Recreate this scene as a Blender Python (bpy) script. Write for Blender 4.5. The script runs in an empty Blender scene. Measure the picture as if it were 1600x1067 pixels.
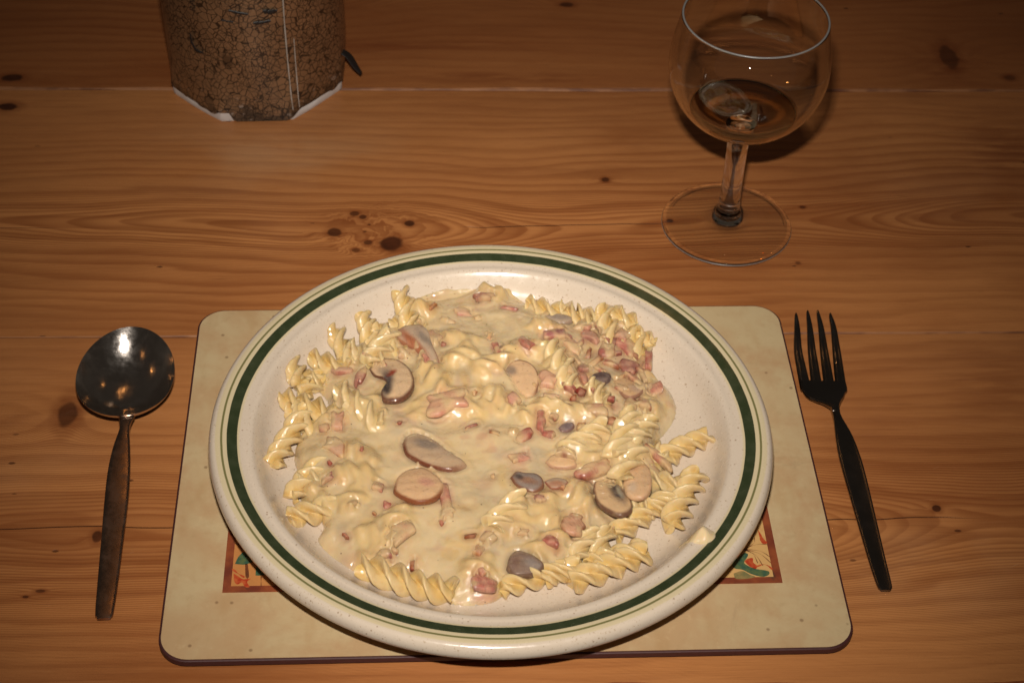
import bpy, math, random
import numpy as np
from mathutils import Matrix, Vector
rnd = random.Random(7)
rng = np.random.default_rng(11)
SC = bpy.context.scene
COL = SC.collection

# everything is written in metres; the last lines enlarge the whole place UNIT times, because
# the renderer's light-through-glass solver ignores gaps under a thousandth of a unit
UNIT = 100.0
# ------------------------------------------------------------------ camera
CAM = np.array([-0.02152, -0.56604, 0.61398])
_p, _y, _r = 0.8225, -0.07351, 0.04008
def _rz(a): return np.array([[math.cos(a), -math.sin(a), 0], [math.sin(a), math.cos(a), 0], [0, 0, 1]])
_rx = np.array([[1, 0, 0], [0, math.cos(_p), -math.sin(_p)], [0, math.sin(_p), math.cos(_p)]])
ROT = _rz(_y) @ _rx @ _rz(_r)
FPX = 2716.7
cd = bpy.data.cameras.new('camera')
cam = bpy.data.objects.new('camera', cd); COL.objects.link(cam)
cd.sensor_width = 22.3
cd.lens = FPX / 1600 * 22.3
cd.clip_start = 0.01; cd.clip_end = 50
cd.dof.use_dof = True; cd.dof.focus_distance = 0.79; cd.dof.aperture_fstop = 13
M4 = Matrix.Identity(4)
for i in range(3):
    for j in range(3): M4[i][j] = ROT[i, j]
    M4[i][3] = CAM[i]
cam.matrix_world = M4
SC.camera = cam

def at(px, py, z=0.0):
    """point of the place seen at photograph pixel (px, py), at height z"""
    d = ROT @ np.array([(px - 800) / FPX, -(py - 533.5) / FPX, -1.0])
    t = (z - CAM[2]) / d[2]
    return CAM + t * d

# ------------------------------------------------------------------ light
SC.view_settings.view_transform = 'Standard'
SC.view_settings.look = 'None'
SC.view_settings.exposure = 0.0
SC.view_settings.gamma = 1.0
SC.cycles.max_bounces = 24
SC.cycles.transmission_bounces = 24
SC.cycles.glossy_bounces = 6
SC.cycles.transparent_max_bounces = 12
SC.cycles.caustics_refractive = True
SC.cycles.caustics_reflective = False
SC.cycles.blur_glossy = 0.3
SC.cycles.sample_clamp_indirect = 60.0

W = bpy.data.worlds.new('World'); SC.world = W; W.use_nodes = True
bg = W.node_tree.nodes['Background']
bg.inputs[0].default_value = (1.0, 0.82, 0.66, 1); bg.inputs[1].default_value = 0.030

# the camera's small flash, just above the lens
up, right, back = ROT[:, 1], ROT[:, 0], ROT[:, 2]
fl = bpy.data.lights.new('flash', 'AREA'); fl.shape = 'RECTANGLE'
fl.size = 0.030; fl.size_y = 0.014; fl.energy = 0.80; fl.spread = math.radians(50); fl.color = (1.0, 0.915, 0.83); fl.cycles.is_caustics_light = True
fo = bpy.data.objects.new('flash', fl); COL.objects.link(fo)
mf = M4 @ Matrix.Rotation(math.radians(-5.5), 4, 'X'); fp = CAM + up * 0.085 - back * 0.03 - right * 0.006
for i in range(3): mf[i][3] = fp[i]
fo.matrix_world = mf

# dim warm bulbs of the room (seen as orange sparks in the metal and glass)
def bulb(loc, e, r=0.02, col=(1.0, 0.42, 0.12)):
    l = bpy.data.lights.new('ceiling_bulb', 'POINT'); l.energy = e; l.shadow_soft_size = r; l.color = col
    o = bpy.data.objects.new('ceiling_bulb', l); COL.objects.link(o); o.location = loc
bulb((-0.30, 0.95, 1.75), 0.5, .010)
bulb((-0.10, 1.05, 1.80), 0.5, .010)
bulb((-0.18, 1.30, 1.75), 0.3, .010)
bulb((-1.35, 0.25, 0.9), 0.5, 0.012)
bulb((-1.10, -0.55, 1.25), 0.5, 0.012)
bulb((1.1, 0.9, 1.5), 0.5, 0.012)

# ------------------------------------------------------------------ node helpers
class G:
    def __init__(s, name):
        s.m = bpy.data.materials.new(name); s.m.use_nodes = True
        s.t = s.m.node_tree; s.b = s.t.nodes['Principled BSDF']; s.out = s.t.nodes['Material Output']
    def n(s, typ, ins=(), out=0, **kw):
        nd = s.t.nodes.new(typ)
        for k, v in kw.items(): setattr(nd, k, v)
        for k, v in (ins.items() if isinstance(ins, dict) else enumerate(ins)):
            s.put(nd.inputs[k], v)
        return E(s, nd.outputs[out])
    def put(s, inp, v):
        if v is None: return
        if isinstance(v, E): s.t.links.new(v.s, inp)
        elif isinstance(v, (tuple, list)) and len(v) == 3 and inp.type == 'RGBA': inp.default_value = (*v, 1)
        else: inp.default_value = v
    def math(s, op, *a): return s.n('ShaderNodeMath', a, operation=op)
    def obj(s): return s.n('ShaderNodeTexCoord', out=3)
    def sep(s, v):
        nd = s.t.nodes.new('ShaderNodeSeparateXYZ'); s.put(nd.inputs[0], v)
        return [E(s, o) for o in nd.outputs]
    def comb(s, x, y, z): return s.n('ShaderNodeCombineXYZ', (x, y, z))
    def noise(s, v, scale=1, detail=3, rough=0.5, dist=0): 
        return s.n('ShaderNodeTexNoise', {'Vector': v, 'Scale': scale, 'Detail': detail, 'Roughness': rough, 'Distortion': dist})
    def ss(s, v, a, b, c=0.0, d=1.0):
        return s.n('ShaderNodeMapRange', {0: v, 1: a, 2: b, 3: c, 4: d}, interpolation_type='SMOOTHSTEP')
    def lin(s, v, a, b, c=0.0, d=1.0):
        return s.n('ShaderNodeMapRange', {0: v, 1: a, 2: b, 3: c, 4: d})
    def mix(s, f, a, b, mode='MIX'):
        nd = s.t.nodes.new('ShaderNodeMix'); nd.data_type = 'RGBA'; nd.blend_type = mode
        s.put(nd.inputs[0], f); s.put(nd.inputs[6], a); s.put(nd.inputs[7], b)
        return E(s, nd.outputs[2])
    def attr(s, name, out=0): return s.n('ShaderNodeAttribute', out=out, attribute_name=name)
    def set(s, **kw):
        for k, v in kw.items(): s.put(s.b.inputs[k.replace('_', ' ')], v)
    def bump(s, h, dist=0.001, strength=1.0, slot='Normal'):
        s.put(s.b.inputs[slot], s.n('ShaderNodeBump', {'Strength': strength, 'Distance': dist * UNIT, 'Height': h}))
class E:
    def __init__(s, g, sock): s.g, s.s = g, sock
    def __add__(s, o): return s.g.math('ADD', s, o)
    def __radd__(s, o): return s.g.math('ADD', o, s)
    def __sub__(s, o): return s.g.math('SUBTRACT', s, o)
    def __rsub__(s, o): return s.g.math('SUBTRACT', o, s)
    def __mul__(s, o): return s.g.math('MULTIPLY', s, o)
    __rmul__ = __mul__
    def __truediv__(s, o): return s.g.math('DIVIDE', s, o)

# ------------------------------------------------------------------ object helpers
def mesh_obj(name, V, F, mat=None, parent=None, smooth=True, auto=None):
    me = bpy.data.meshes.new(name)
    if isinstance(F, np.ndarray):
        V = np.asarray(V, np.float32)
        me.vertices.add(len(V)); me.vertices.foreach_set('co', V.ravel())
        k = F.shape[1]
        me.loops.add(F.size); me.loops.foreach_set('vertex_index', F.astype(np.int32).ravel())
        me.polygons.add(len(F)); me.polygons.foreach_set('loop_start', np.arange(0, F.size, k, dtype=np.int32))
        me.update(calc_edges=True)
    else:
        me.from_pydata([tuple(map(float, v)) for v in V], [], F); me.update()
    me.polygons.foreach_set('use_smooth', np.full(len(me.polygons), bool(smooth)))
    if mat:
        for m in (mat if isinstance(mat, (list, tuple)) else [mat]): me.materials.append(m)
    if auto is not None: me.set_sharp_from_angle(angle=math.radians(auto))
    o = bpy.data.objects.new(name, me); COL.objects.link(o)
    if parent: o.parent = parent
    return o
def tag(o, label=None, cat=None, group=None, kind=None):
    if label: o['label'] = label
    if cat: o['category'] = cat
    if group: o['group'] = group
    if kind: o['kind'] = kind
    return o
def empty(name, loc=(0, 0, 0), rz=0.0):
    o = bpy.data.objects.new(name, None); COL.objects.link(o); o.location = loc; o.rotation_euler = (0, 0, rz)
    o.empty_display_size = 0.01
    return o
def set_color(me, cols, name='tint'):
    a = me.color_attributes.new(name, 'FLOAT_COLOR', 'POINT')
    c = np.ones((len(me.vertices), 4), np.float32); c[:, :3] = cols
    a.data.foreach_set('color', c.ravel())
def lathe(prof, n=96, close=False):
    prof = np.array(prof, float); V = []; F = []
    m = len(prof)
    a = np.linspace(0, 2 * np.pi, n, endpoint=False)
    idx = []
    for r, z in prof:
        if r < 1e-7: idx.append([len(V)]); V.append((0, 0, z))
        else:
            idx.append(list(range(len(V), len(V) + n))); V += [(r * c, r * s, z) for c, s in zip(np.cos(a), np.sin(a))]
    rng_ = range(m) if close else range(m - 1)
    for i in rng_:
        A, B = idx[i], idx[(i + 1) % m]
        for k in range(n):
            k2 = (k + 1) % n
            if len(A) == 1 and len(B) == 1: continue
            if len(A) == 1: F.append((A[0], B[k], B[k2]))
            elif len(B) == 1: F.append((A[k], B[0], A[k2]))
            else: F.append((A[k], B[k], B[k2], A[k2]))
    return V, [f[::-1] for f in F]
def curve_pts(P, n):
    """Catmull-Rom resample"""
    P = np.array(P, float); Q = np.vstack([2 * P[0] - P[1], P, 2 * P[-1] - P[-2]])
    L = np.r_[0, np.cumsum(np.linalg.norm(np.diff(P[:, :2], axis=0), axis=1) + 1e-9)]
    out = []
    for s in np.linspace(0, L[-1], n):
        i = min(np.searchsorted(L, s, side='right') - 1, len(P) - 2); i = max(i, 0)
        t = (s - L[i]) / (L[i + 1] - L[i])
        a, b, c, d = Q[i:i + 4]
        out.append(0.5 * ((2 * b) + (-a + c) * t + (2 * a - 5 * b + 4 * c - d) * t * t + (-a + 3 * b - 3 * c + d) * t ** 3))
    return np.array(out)
def strip(P, n=40, k=20, power=0.6, cup=0.0):
    """loft a flattened bar along rows (x, y, z, width, thickness)"""
    Q = curve_pts(P, n); V = []; F = []
    C = Q[:, :3]; T = np.gradient(C, axis=0); T /= np.linalg.norm(T, axis=1)[:, None]
    S = np.cross(T, [0, 0, 1.0]); S /= np.linalg.norm(S, axis=1)[:, None]; U = np.cross(S, T)
    for i in range(n):
        w, t = max(Q[i, 3], 1e-5) / 2, max(Q[i, 4], 1e-5) / 2
        for j in range(k):
            a = 2 * math.pi * j / k; ca, sa = math.cos(a), math.sin(a)
            x = math.copysign(abs(ca) ** power, ca) * w; z = math.copysign(abs(sa) ** power, sa) * t
            V.append(C[i] + S[i] * x + U[i] * (z + cup * (x / w) ** 2 * t))
    for i in range(n - 1):
        for j in range(k):
            j2 = (j + 1) % k
            F.append((i * k + j, i * k + j2, (i + 1) * k + j2, (i + 1) * k + j))
    F.append(tuple(range(k))[::-1]); F.append(tuple(range((n - 1) * k, n * k)))
    return V, F

# ------------------------------------------------------------------ wood
def wood(name, pith, knots, seed, stains=(), swirls=(), pale=(), brown_mix=0.0):
    """flat-sawn pine; coordinates in the table's own frame, metres"""
    g = G(name); x, y, z = g.sep(g.obj())
    X, Y = x * 1000.0, y * 1000.0       # mm
    sd = g.comb(0, 0, seed)
    def vec(sx, sy): return g.comb(x * sx, y * sy, seed)
    warp = (g.noise(vec(4.5, 3), 1, 2) - 0.5) * 34.0 + (g.noise(vec(14, 20), 1, 3, .5) - 0.5) * 4.2
    for (wx, wy, wr, wa) in swirls:
        q1, q2 = (X - wx) / (wr * 1.5), (Y - wy) / wr
        warp = warp + g.math('EXPONENT', (q1 * q1 + q2 * q2) * -1.0) * (g.noise(vec(75, 75), 1, 3, .5, .6) - .5) * wa
    v = Y - pith + warp
    dark = None; kn = None; edge = None
    for (kx, ky, ax, ay, tone) in knots:
        dx, dy = (X - kx) / ax, (Y - ky) / ay
        w1 = g.noise(vec(140, 140), 1, 1) * 0.5
        e2 = dx * dx + dy * dy
        e = g.math('SQRT', e2) + (w1 - 0.25)
        # grain flows round the knot
        dxx = (X - kx) / (ax * 3.4); dyy = (Y - ky) / (ay * 1.9)
        infl = g.math('EXPONENT', (dxx * dxx + dyy * dyy) * -1.0)
        v = v + g.math('MULTIPLY', g.math('SIGN', Y - ky + 0.01) * (ay * 1.25), infl)
        m = g.ss(e, 1.12, 0.72) * tone
        rim = g.ss(e, 2.1, 1.0) * 0.75
        dark = m if dark is None else g.math('MAXIMUM', dark, m)
        edge = rim if edge is None else g.math('MAXIMUM', edge, rim)
    depth = 6 + g.ss(g.noise(vec(3.2, 0.6), 1, 1), 0.3, 0.75) * 34.0
    rr = g.math('SQRT', v * v + depth * depth)
    ph = rr * 0.26 + rr * rr * 0.0075 + (g.noise(vec(9, 60), 1, 2) - .5) * 1.1
    fr = g.math('FRACT', ph)
    band = g.ss(fr, 0.25, 0.86) * g.ss(fr, 1.0, 0.9)
    ph2 = g.math('FRACT', rr / 8.3 + (g.noise(vec(6, 40), 1, 2)) * 2.4)
    broad = g.ss(ph2, 0.3, 0.8) * g.ss(ph2, 1.0, 0.86)
    strength = g.lin(g.noise(vec(3, 9), 1, 3), 0.34, 0.60, 0.25, 1.0) * g.lin(rr, 45, 95, 1.0, 0.5)
    light = g.mix(g.noise(vec(5, 16), 1, 4), (0.53, 0.232, 0.076), (0.38, 0.140, 0.042))
    lat = g.mix(g.noise(vec(7, 30), 1, 2), (0.165, 0.048, 0.013), (0.24, 0.066, 0.016))
    c = g.mix(band * strength * 0.60, light, lat)
    c = g.mix(broad * strength * 0.55, c, lat)
    # reddish-orange patches of the old varnish
    c = g.mix(g.ss(g.noise(vec(7, 22), 1, 4, .6), 0.55, 0.78) * 0.55, c, (0.25, 0.075, 0.018))
    for (sx_, sy_, ax, ay, tone) in stains:
        dx, dy = (X - sx_) / ax, (Y - sy_) / ay
        q = g.math('EXPONENT', (dx * dx + dy * dy) * -1.0) * g.ss(g.noise(vec(30, 160), 1, 3), .3, .6)
        c = g.mix(q * tone, c, (0.12, 0.018, 0.004))
    c = g.mix(g.ss(g.noise(vec(2.6, 11), 1, 5, .6, .4), .46, .70) * .50, c, (0.20, 0.058, 0.016))
    for (sx_, sy_, ax, ay, tone) in pale:  # hazy wiped patches, their sheen painted in as paler wood
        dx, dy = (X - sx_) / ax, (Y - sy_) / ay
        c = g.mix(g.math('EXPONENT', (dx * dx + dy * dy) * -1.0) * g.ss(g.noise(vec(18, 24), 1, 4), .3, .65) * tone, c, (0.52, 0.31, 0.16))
    if brown_mix: c = g.mix(brown_mix, c, (0.19, 0.055, 0.016))  # whole plank mixed towards a darker red-brown
    # fibres, pores, small nicks
    fib = g.noise(g.comb(x * 30, y * 1500, seed), 1, 3, .6)
    c = g.mix(g.ss(fib, 0.50, 0.85) * 0.50, c, (0.16, 0.05, 0.016))
    c = g.mix(g.ss(fib, 0.46, 0.2) * 0.30, c, (0.46, 0.21, 0.085))
    if dark is not None:
        c = g.mix(edge * g.lin(g.noise(vec(80, 200), 1, 3), .3, .7, .3, 1), c, (0.17, 0.045, 0.012))
        kc = g.mix(g.noise(vec(160, 320), 1, 3), (0.095, 0.026, 0.009), (0.022, 0.008, 0.004))
        c = g.mix(dark, c, kc)
    vor = g.n('ShaderNodeTexVoronoi', {'Vector': g.comb(x * 38, y * 80, seed), 'Scale': 1.0, 'Randomness': 1.0}, out=0)
    pick = g.n('ShaderNodeTexVoronoi', {'Vector': g.comb(x * 38, y * 80, seed), 'Scale': 1.0, 'Randomness': 1.0}, out=1)
    nick = g.ss(vor, 0.085, 0.04) * g.ss(g.sep(pick)[0], 0.70, 0.78)
    c = g.mix(nick * 0.75, c, (0.05, 0.014, 0.006))
    # pale scratches
    scr = g.noise(g.comb(x * 60 + y * 95, y * 900 - x * 420, seed), 1, 1)
    c = g.mix(g.ss(scr, 0.80, 0.86) * 0.3, c, (0.5, 0.3, 0.16))
    # crack along the pith
    ck = g.math('ABSOLUTE', Y - pith + (g.noise(vec(9, 3), 1, 3) - 0.5) * 14.0)
    crack = g.ss(ck, 0.42, 0.12) * g.ss(g.noise(vec(6, 1), 1, 1), 0.46, 0.54)
    c = g.mix(crack * 0.8, c, (0.07, 0.02, 0.008))
    gl = g.lin(g.noise(vec(9, 30), 1, 4), .3, .7, 0.30, 0.46)
    g.set(Base_Color=c, Roughness=gl, IOR=1.42, Specular_IOR_Level=0.36)
    g.bump((band * -0.4) + fib * 0.6 - crack * 6.0 - nick * 2.0 + g.noise(vec(35, 60), 1, 3) * 5.0, 0.00014, 0.9)
    return g.m

TA = -0.0072
ta = Matrix.Rotation(-TA, 3, 'Z')
def tloc(px, py):
    v = ta @ Vector(at(px, py, 0)); return v.x * 1000, v.y * 1000
def K(px, py, ax, ay, tone=1.0):
    a, b = tloc(px, py); return (a, b, ax, ay, tone)
table = empty('pine_table', (0, 0, 0), TA)
tag(table, 'varnished orange-brown pine table of wide knotty planks under everything', 'table')
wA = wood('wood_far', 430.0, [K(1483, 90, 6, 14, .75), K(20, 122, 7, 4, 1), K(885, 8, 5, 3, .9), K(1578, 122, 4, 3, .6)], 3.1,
          [K(640, 72, 70, 5, .7), K(800, 122, 70, 7, .6), K(1140, 60, 60, 18, .4), K(1480, 105, 28, 30, .5)], brown_mix=.48)
wB = wood('wood_middle', 189.0, [K(612, 381, 6.6, 6.8, 1), K(522, 363, 4.0, 3.8, .9), K(554, 334, 2.9, 2.2, .8), K(567, 339, 2.2, 2.2, .9),
          K(577, 351, 1.0, .9, .8), K(570, 362, 1.1, .8, .8), K(575, 379, 2.6, 2.2, .8), K(556, 391, 2.4, 1.6, .7), K(640, 349, 3.1, 2.7, .95),
          K(946, 281, 2.4, 2.4, .9), K(1047, 348, 1.9, 1.6, 1), K(1254, 324, 1.7, 1.2, .8), K(1247, 411, 1.6, 1.2, .6), K(12, 167, 6.5, 4.2, 1)], 9.4,
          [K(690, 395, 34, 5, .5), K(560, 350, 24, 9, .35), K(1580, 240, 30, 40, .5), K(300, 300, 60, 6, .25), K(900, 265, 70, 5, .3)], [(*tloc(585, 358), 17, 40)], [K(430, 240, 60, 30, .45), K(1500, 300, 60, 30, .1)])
wC = wood('wood_near', -30.5, [K(105, 647, 5.0, 9.5, .8), K(1463, 794, 2.4, 2.2, .95), K(152, 838, 2.6, 3.6, .9), K(63, 923, 2.4, 1.0, .8), K(40, 932, 1.4, .8, .8)], 17.7,
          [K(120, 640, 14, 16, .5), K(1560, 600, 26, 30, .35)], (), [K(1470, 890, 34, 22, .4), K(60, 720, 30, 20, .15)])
raw = G('worn_plank_edge'); rx_, ry_, rz_ = raw.sep(raw.obj())
raw.set(Base_Color=raw.mix(raw.ss(raw.noise(raw.comb(rx_ * 60, ry_ * 300, 2.2), 1, 4), .35, .7), (0.30, 0.125, 0.045), (0.13, 0.042, 0.014)), Roughness=0.5)
raw_front = G('worn_front_edge'); raw_front.set(Base_Color=raw_front.mix(raw_front.ss(raw_front.noise(raw_front.obj(), 90, 4), .35, .65), (0.26, 0.075, 0.02), (0.12, 0.025, 0.008)), Roughness=0.7, Specular_IOR_Level=0.15)
rawd = G('plank_side'); rawd.set(Base_Color=(0.10, 0.026, 0.010), Roughness=0.5)

def plank(y0, y1, mat, near, far, label=None, n=260, wob=0.0, edge=False):
    """box with worn long edges; near / far = chamfer width in m"""
    xs = np.linspace(-0.62, 0.75, n); V = []; F = []; mi = []
    r = np.random.default_rng(int(abs(y0) * 1e4) + 5)
    def w1(amp):
        q = r.normal(size=n + 40); kk = np.hanning(15); kk /= kk.sum()
        return np.convolve(q, kk, 'same')[20:20 + n] * amp
    cn = near * (1 + np.clip(w1(0.9), -.7, 1.2)); cf = far * (1 + np.clip(w1(0.9), -.7, 1.2)); wy = w1(wob)
    for i, x in enumerate(xs):
        prof = [(y0 + wy[i], -0.03), (y0 + wy[i], -cn[i] * 1.2), (y0 + cn[i] * .35 + wy[i], -cn[i] * .45), (y0 + cn[i] + wy[i], 0), (y1 - cf[i], 0), (y1, -cf[i]), (y1, -0.03)]
        V += [(x, a, b) for a, b in prof]
    for i in range(n - 1):
        for j in range(6):
            F.append((i * 7 + j, (i + 1) * 7 + j, (i + 1) * 7 + j + 1, i * 7 + j + 1)); mi.append({0: 2, 1: 1, 2: 1, 3: 0, 4: 1, 5: 2}[j])
    o = mesh_obj('plank', V, F, [mat, raw_front.m if edge else raw.m, rawd.m], table, smooth=False)
    for q in (o,): q.cycles.is_caustics_receiver = True
    o.data.polygons.foreach_set('material_index', mi)
    return o
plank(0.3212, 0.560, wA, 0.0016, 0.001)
plank(0.0988, 0.3202, wB, 0.0006, 0.0009)
plank(-0.1262, 0.0981, wC, 0.0030, 0.0003, wob=0.0015, edge=True)

# ------------------------------------------------------------------ placemat
MX0, MX1, MY0, MY1 = -0.13487, 0.16873, -0.10996, 0.11463
def rrect(x0, x1, y0, y1, r, n=14):
    P = []
    for cx, cy, a0 in ((x1 - r, y1 - r, 0), (x0 + r, y1 - r, 90), (x0 + r, y0 + r, 180), (x1 - r, y0 + r, 270)):
        for k in range(n + 1):
            a = math.radians(a0 + 90 * k / n); P.append((cx + r * math.cos(a), cy + r * math.sin(a)))
    return P
def slab(name, rings, mat, parent):
    """stack of closed outlines [(pts, z)...], capped top and bottom"""
    V = []; F = []; n = len(rings[0][0])
    for pts, z in rings: V += [(x, y, z) for x, y in pts]
    for i in range(len(rings) - 1):
        for k in range(n):
            k2 = (k + 1) % n; F.append((i * n + k, i * n + k2, (i + 1) * n + k2, (i + 1) * n + k))
    F.append(tuple(range(n))[::-1]); F.append(tuple(range((len(rings) - 1) * n, len(rings) * n)))
    return mesh_obj(name, V, F, mat, parent, smooth=False)
mat_root = empty('placemat', (0, 0, 0))
tag(mat_root, 'cream rectangular placemat with rounded corners and dark maroon edge, under the plate', 'placemat')
gm = G('mat_edge'); gm.set(Base_Color=gm.mix(gm.noise(gm.obj(), 700, 3), (0.030, 0.008, 0.007), (0.075, 0.020, 0.018)), Roughness=0.55)
slab('board', [(rrect(MX0 + .0012, MX1 - .0012, MY0 + .0012, MY1 - .0012, .0125), 0.0011), (rrect(MX0, MX1, MY0, MY1, .0135), 0.0016),
               (rrect(MX0, MX1, MY0, MY1, .0135), 0.0044), (rrect(MX0 + .0004, MX1 - .0004, MY0 + .0004, MY1 - .0004, .0132), 0.0048)], gm.m, mat_root)
# a thin cork foot keeps the board just off the table
slab('cork_backing', [(rrect(MX0 + .003, MX1 - .003, MY0 + .003, MY1 - .003, .011), 0.0), (rrect(MX0 + .003, MX1 - .003, MY0 + .003, MY1 - .003, .011), 0.0011)], gm.m, mat_root)
gp = G('mat_print'); ob = gp.obj(); mx, my, mz = gp.sep(ob)
n1 = gp.noise(ob, 26, 5, .6, .4); n2 = gp.noise(ob, 190, 4, .65); n3 = gp.noise(gp.comb(mx * 90, my * 30, 3), 1, 4)
c = gp.mix(gp.ss(n1, .36, .64), (0.50, 0.385, 0.215), (0.455, 0.305, 0.160))
c = gp.mix(gp.ss(n3, .5, .75) * .45, c, (0.40, 0.245, 0.11))
c = gp.mix(gp.ss(n2, .52, .78) * .35, c, (0.36, 0.25, 0.12))
c = gp.mix(gp.ss(n2, .45, .2) * .35, c, (0.60, 0.46, 0.26))
st = gp.ss(gp.noise(ob, 13, 6, .7, 1.3), .60, .74)
c = gp.mix(st * .55, c, (0.25, 0.17, 0.09))
c = gp.mix(gp.ss(gp.noise(ob, 55, 5, .65), .5, .7) * .4, c, (0.42, 0.25, 0.125))
vv = gp.n('ShaderNodeTexVoronoi', {'Vector': ob, 'Scale': 75.0}, out=0)
c = gp.mix(gp.ss(vv, .09, .04) * .55, c, (0.13, 0.07, 0.03))
gp.set(Base_Color=c, Roughness=0.42, Specular_IOR_Level=0.35); gp.bump(n2, .0001, .35)
SH = rrect(MX0 + .0010, MX1 - .0010, MY0 + .0010, MY1 - .0009, .0128)
slab('printed_sheet', [(SH, 0.0048), (SH, 0.0050)], gp.m, mat_root)
# printed picture (its corners show beside the plate)
PX0, PX1, PY0, PY1 = -0.1093, 0.1413, -0.0732, 0.0732
def flat(name, pts, z, mat, parent): 
    return mesh_obj(name, [(x, y, z) for x, y in pts], [tuple(range(len(pts)))], mat, parent, smooth=False)
gg = G('picture_ground'); ox, oy, oz = gg.sep(gg.obj())
gc = gg.mix(gg.ss(ox, -.06, .09), (0.47, 0.20, 0.060), (0.56, 0.335, 0.125))
gc = gg.mix(gg.ss(gg.noise(gg.obj(), 160, 4), .5, .7) * .35, gc, (0.38, 0.16, 0.05))
gg.set(Base_Color=gc, Roughness=.42)
pic = flat('picture', [(PX0, PY0), (PX1, PY0), (PX1, PY1), (PX0, PY1)], 0.00510, gg.m, mat_root)
gb = G('picture_border'); oo = gb.obj(); bx_, by_, bz_ = gb.sep(oo)
bc = gb.mix(gb.ss(gb.noise(gb.comb(bx_ * 90, by_ * 90, 1), 1, 4), .3, .7), (0.27, 0.070, 0.024), (0.14, 0.030, 0.016))
bc = gb.mix(gb.ss(gb.noise(oo, 140, 3), .60, .72) * .8, bc, (0.05, 0.035, 0.022))
gb.set(Base_Color=bc, Roughness=.42)
bw = .0036
V = [(PX0, PY0), (PX1, PY0), (PX1, PY1), (PX0, PY1), (PX0 + bw, PY0 + bw), (PX1 - bw, PY0 + bw), (PX1 - bw, PY1 - bw), (PX0 + bw, PY1 - bw)]
mesh_obj('picture_border', [(a, b, .00518) for a, b in V], [(0, 1, 5, 4), (1, 2, 6, 5), (2, 3, 7, 6), (3, 0, 4, 7)], gb.m, pic, smooth=False)
def pcol(name, col, col2):
    g = G(name); g.set(Base_Color=g.mix(g.ss(g.noise(g.obj(), 420, 4), .35, .65), col, col2), Roughness=.42); return g.m
pgreen = pcol('print_green', (0.030, 0.085, 0.055), (0.085, 0.125, 0.050)); polive = pcol('print_olive', (0.16, 0.15, 0.06), (0.27, 0.19, 0.07))
pred = pcol('print_red', (0.36, 0.035, 0.012), (0.46, 0.10, 0.03)); pbrown = pcol('print_brown', (0.17, 0.05, 0.018), (0.10, 0.032, 0.014))
def ppoly(name, pts, m, z=.00522):
    P = [at(a, b, .005)[:2] for a, b in pts]; C = curve_pts(np.array([list(p) + [0] for p in P + [P[0]]]), len(P) * 4)[:-1, :2]
    return flat(name, [tuple(p) for p in C], z, m, pic)
def pline(name, pts, w, m, z=.00525):
    P = [list(at(a, b, .005)[:2]) + [0] for a, b in pts]; Q = curve_pts(P, max(8, len(P) * 5))[:, :2]
    T = np.gradient(Q, axis=0); T /= np.linalg.norm(T, axis=1)[:, None]; N = np.stack([-T[:, 1], T[:, 0]], 1)
    ww = w * (0.6 + 0.4 * np.sin(np.linspace(0, 9, len(Q))))[:, None]
    A, B = Q + N * ww, Q - N * ww; n = len(Q)
    V = [(a, b, z) for a, b in np.vstack([A, B])]
    return mesh_obj(name, V, [(i, i + 1, n + i + 1, n + i) for i in range(n - 1)], m, pic, smooth=False)
ppoly('leaf', [(367, 881), (374, 868), (386, 861), (404, 870), (418, 880), (398, 877), (384, 882)], pgreen)
ppoly('leaf', [(399, 899), (401, 884), (410, 880), (424, 890), (418, 896), (408, 899)], pgreen)
ppoly('tree_stem', [(383, 881), (387, 881), (389, 902), (384, 902)], pbrown)
ppoly('flower', [(365, 896), (372, 900), (380, 905), (392, 904), (386, 909), (390, 917), (383, 917), (378, 910), (371, 913), (366, 908)], pred)
pline('stem', [(364, 846), (372, 852), (382, 860)], .0003, pbrown)
pline('stem', [(363, 889), (372, 896), (382, 902)], .0005, pred)
pline('stem', [(372, 848), (374, 856)], .0002, pbrown); pline('stem', [(408, 900), (408, 916)], .0002, pbrown)
ppoly('flower', [(1183, 826), (1189, 835), (1193, 842), (1199, 848), (1193, 850), (1188, 845), (1186, 836)], pred)
ppoly('leaf', [(1140, 880), (1152, 872), (1163, 864), (1169, 866), (1166, 873), (1163, 880), (1178, 888), (1200, 892), (1201, 898), (1190, 901), (1172, 896), (1160, 890), (1148, 888)], pgreen)
ppoly('leaf', [(1146, 896), (1160, 892), (1172, 898), (1180, 901), (1168, 904), (1150, 904)], polive, .00520)
ppoly('flower', [(1163, 877), (1168, 873), (1176, 872), (1177, 879), (1183, 884), (1180, 889), (1170, 884)], pred)
pline('stem', [(1180, 886), (1192, 882), (1200, 884), (1207, 890)], .00045, pred)
for e in ((1200, 851), (1206, 872), (1205, 880), (1192, 884), (1184, 880)):
    pline('stem', [(1160, 858), ((1160 + e[0]) / 2 + 4, (858 + e[1]) / 2 - 4), e], .00018, pbrown)
pline('stem', [(1170, 855), (1178, 848), (1179, 840)], .00015, pbrown)

# ------------------------------------------------------------------ plate
PLX, PLY = 0.01278, 0.00597
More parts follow.
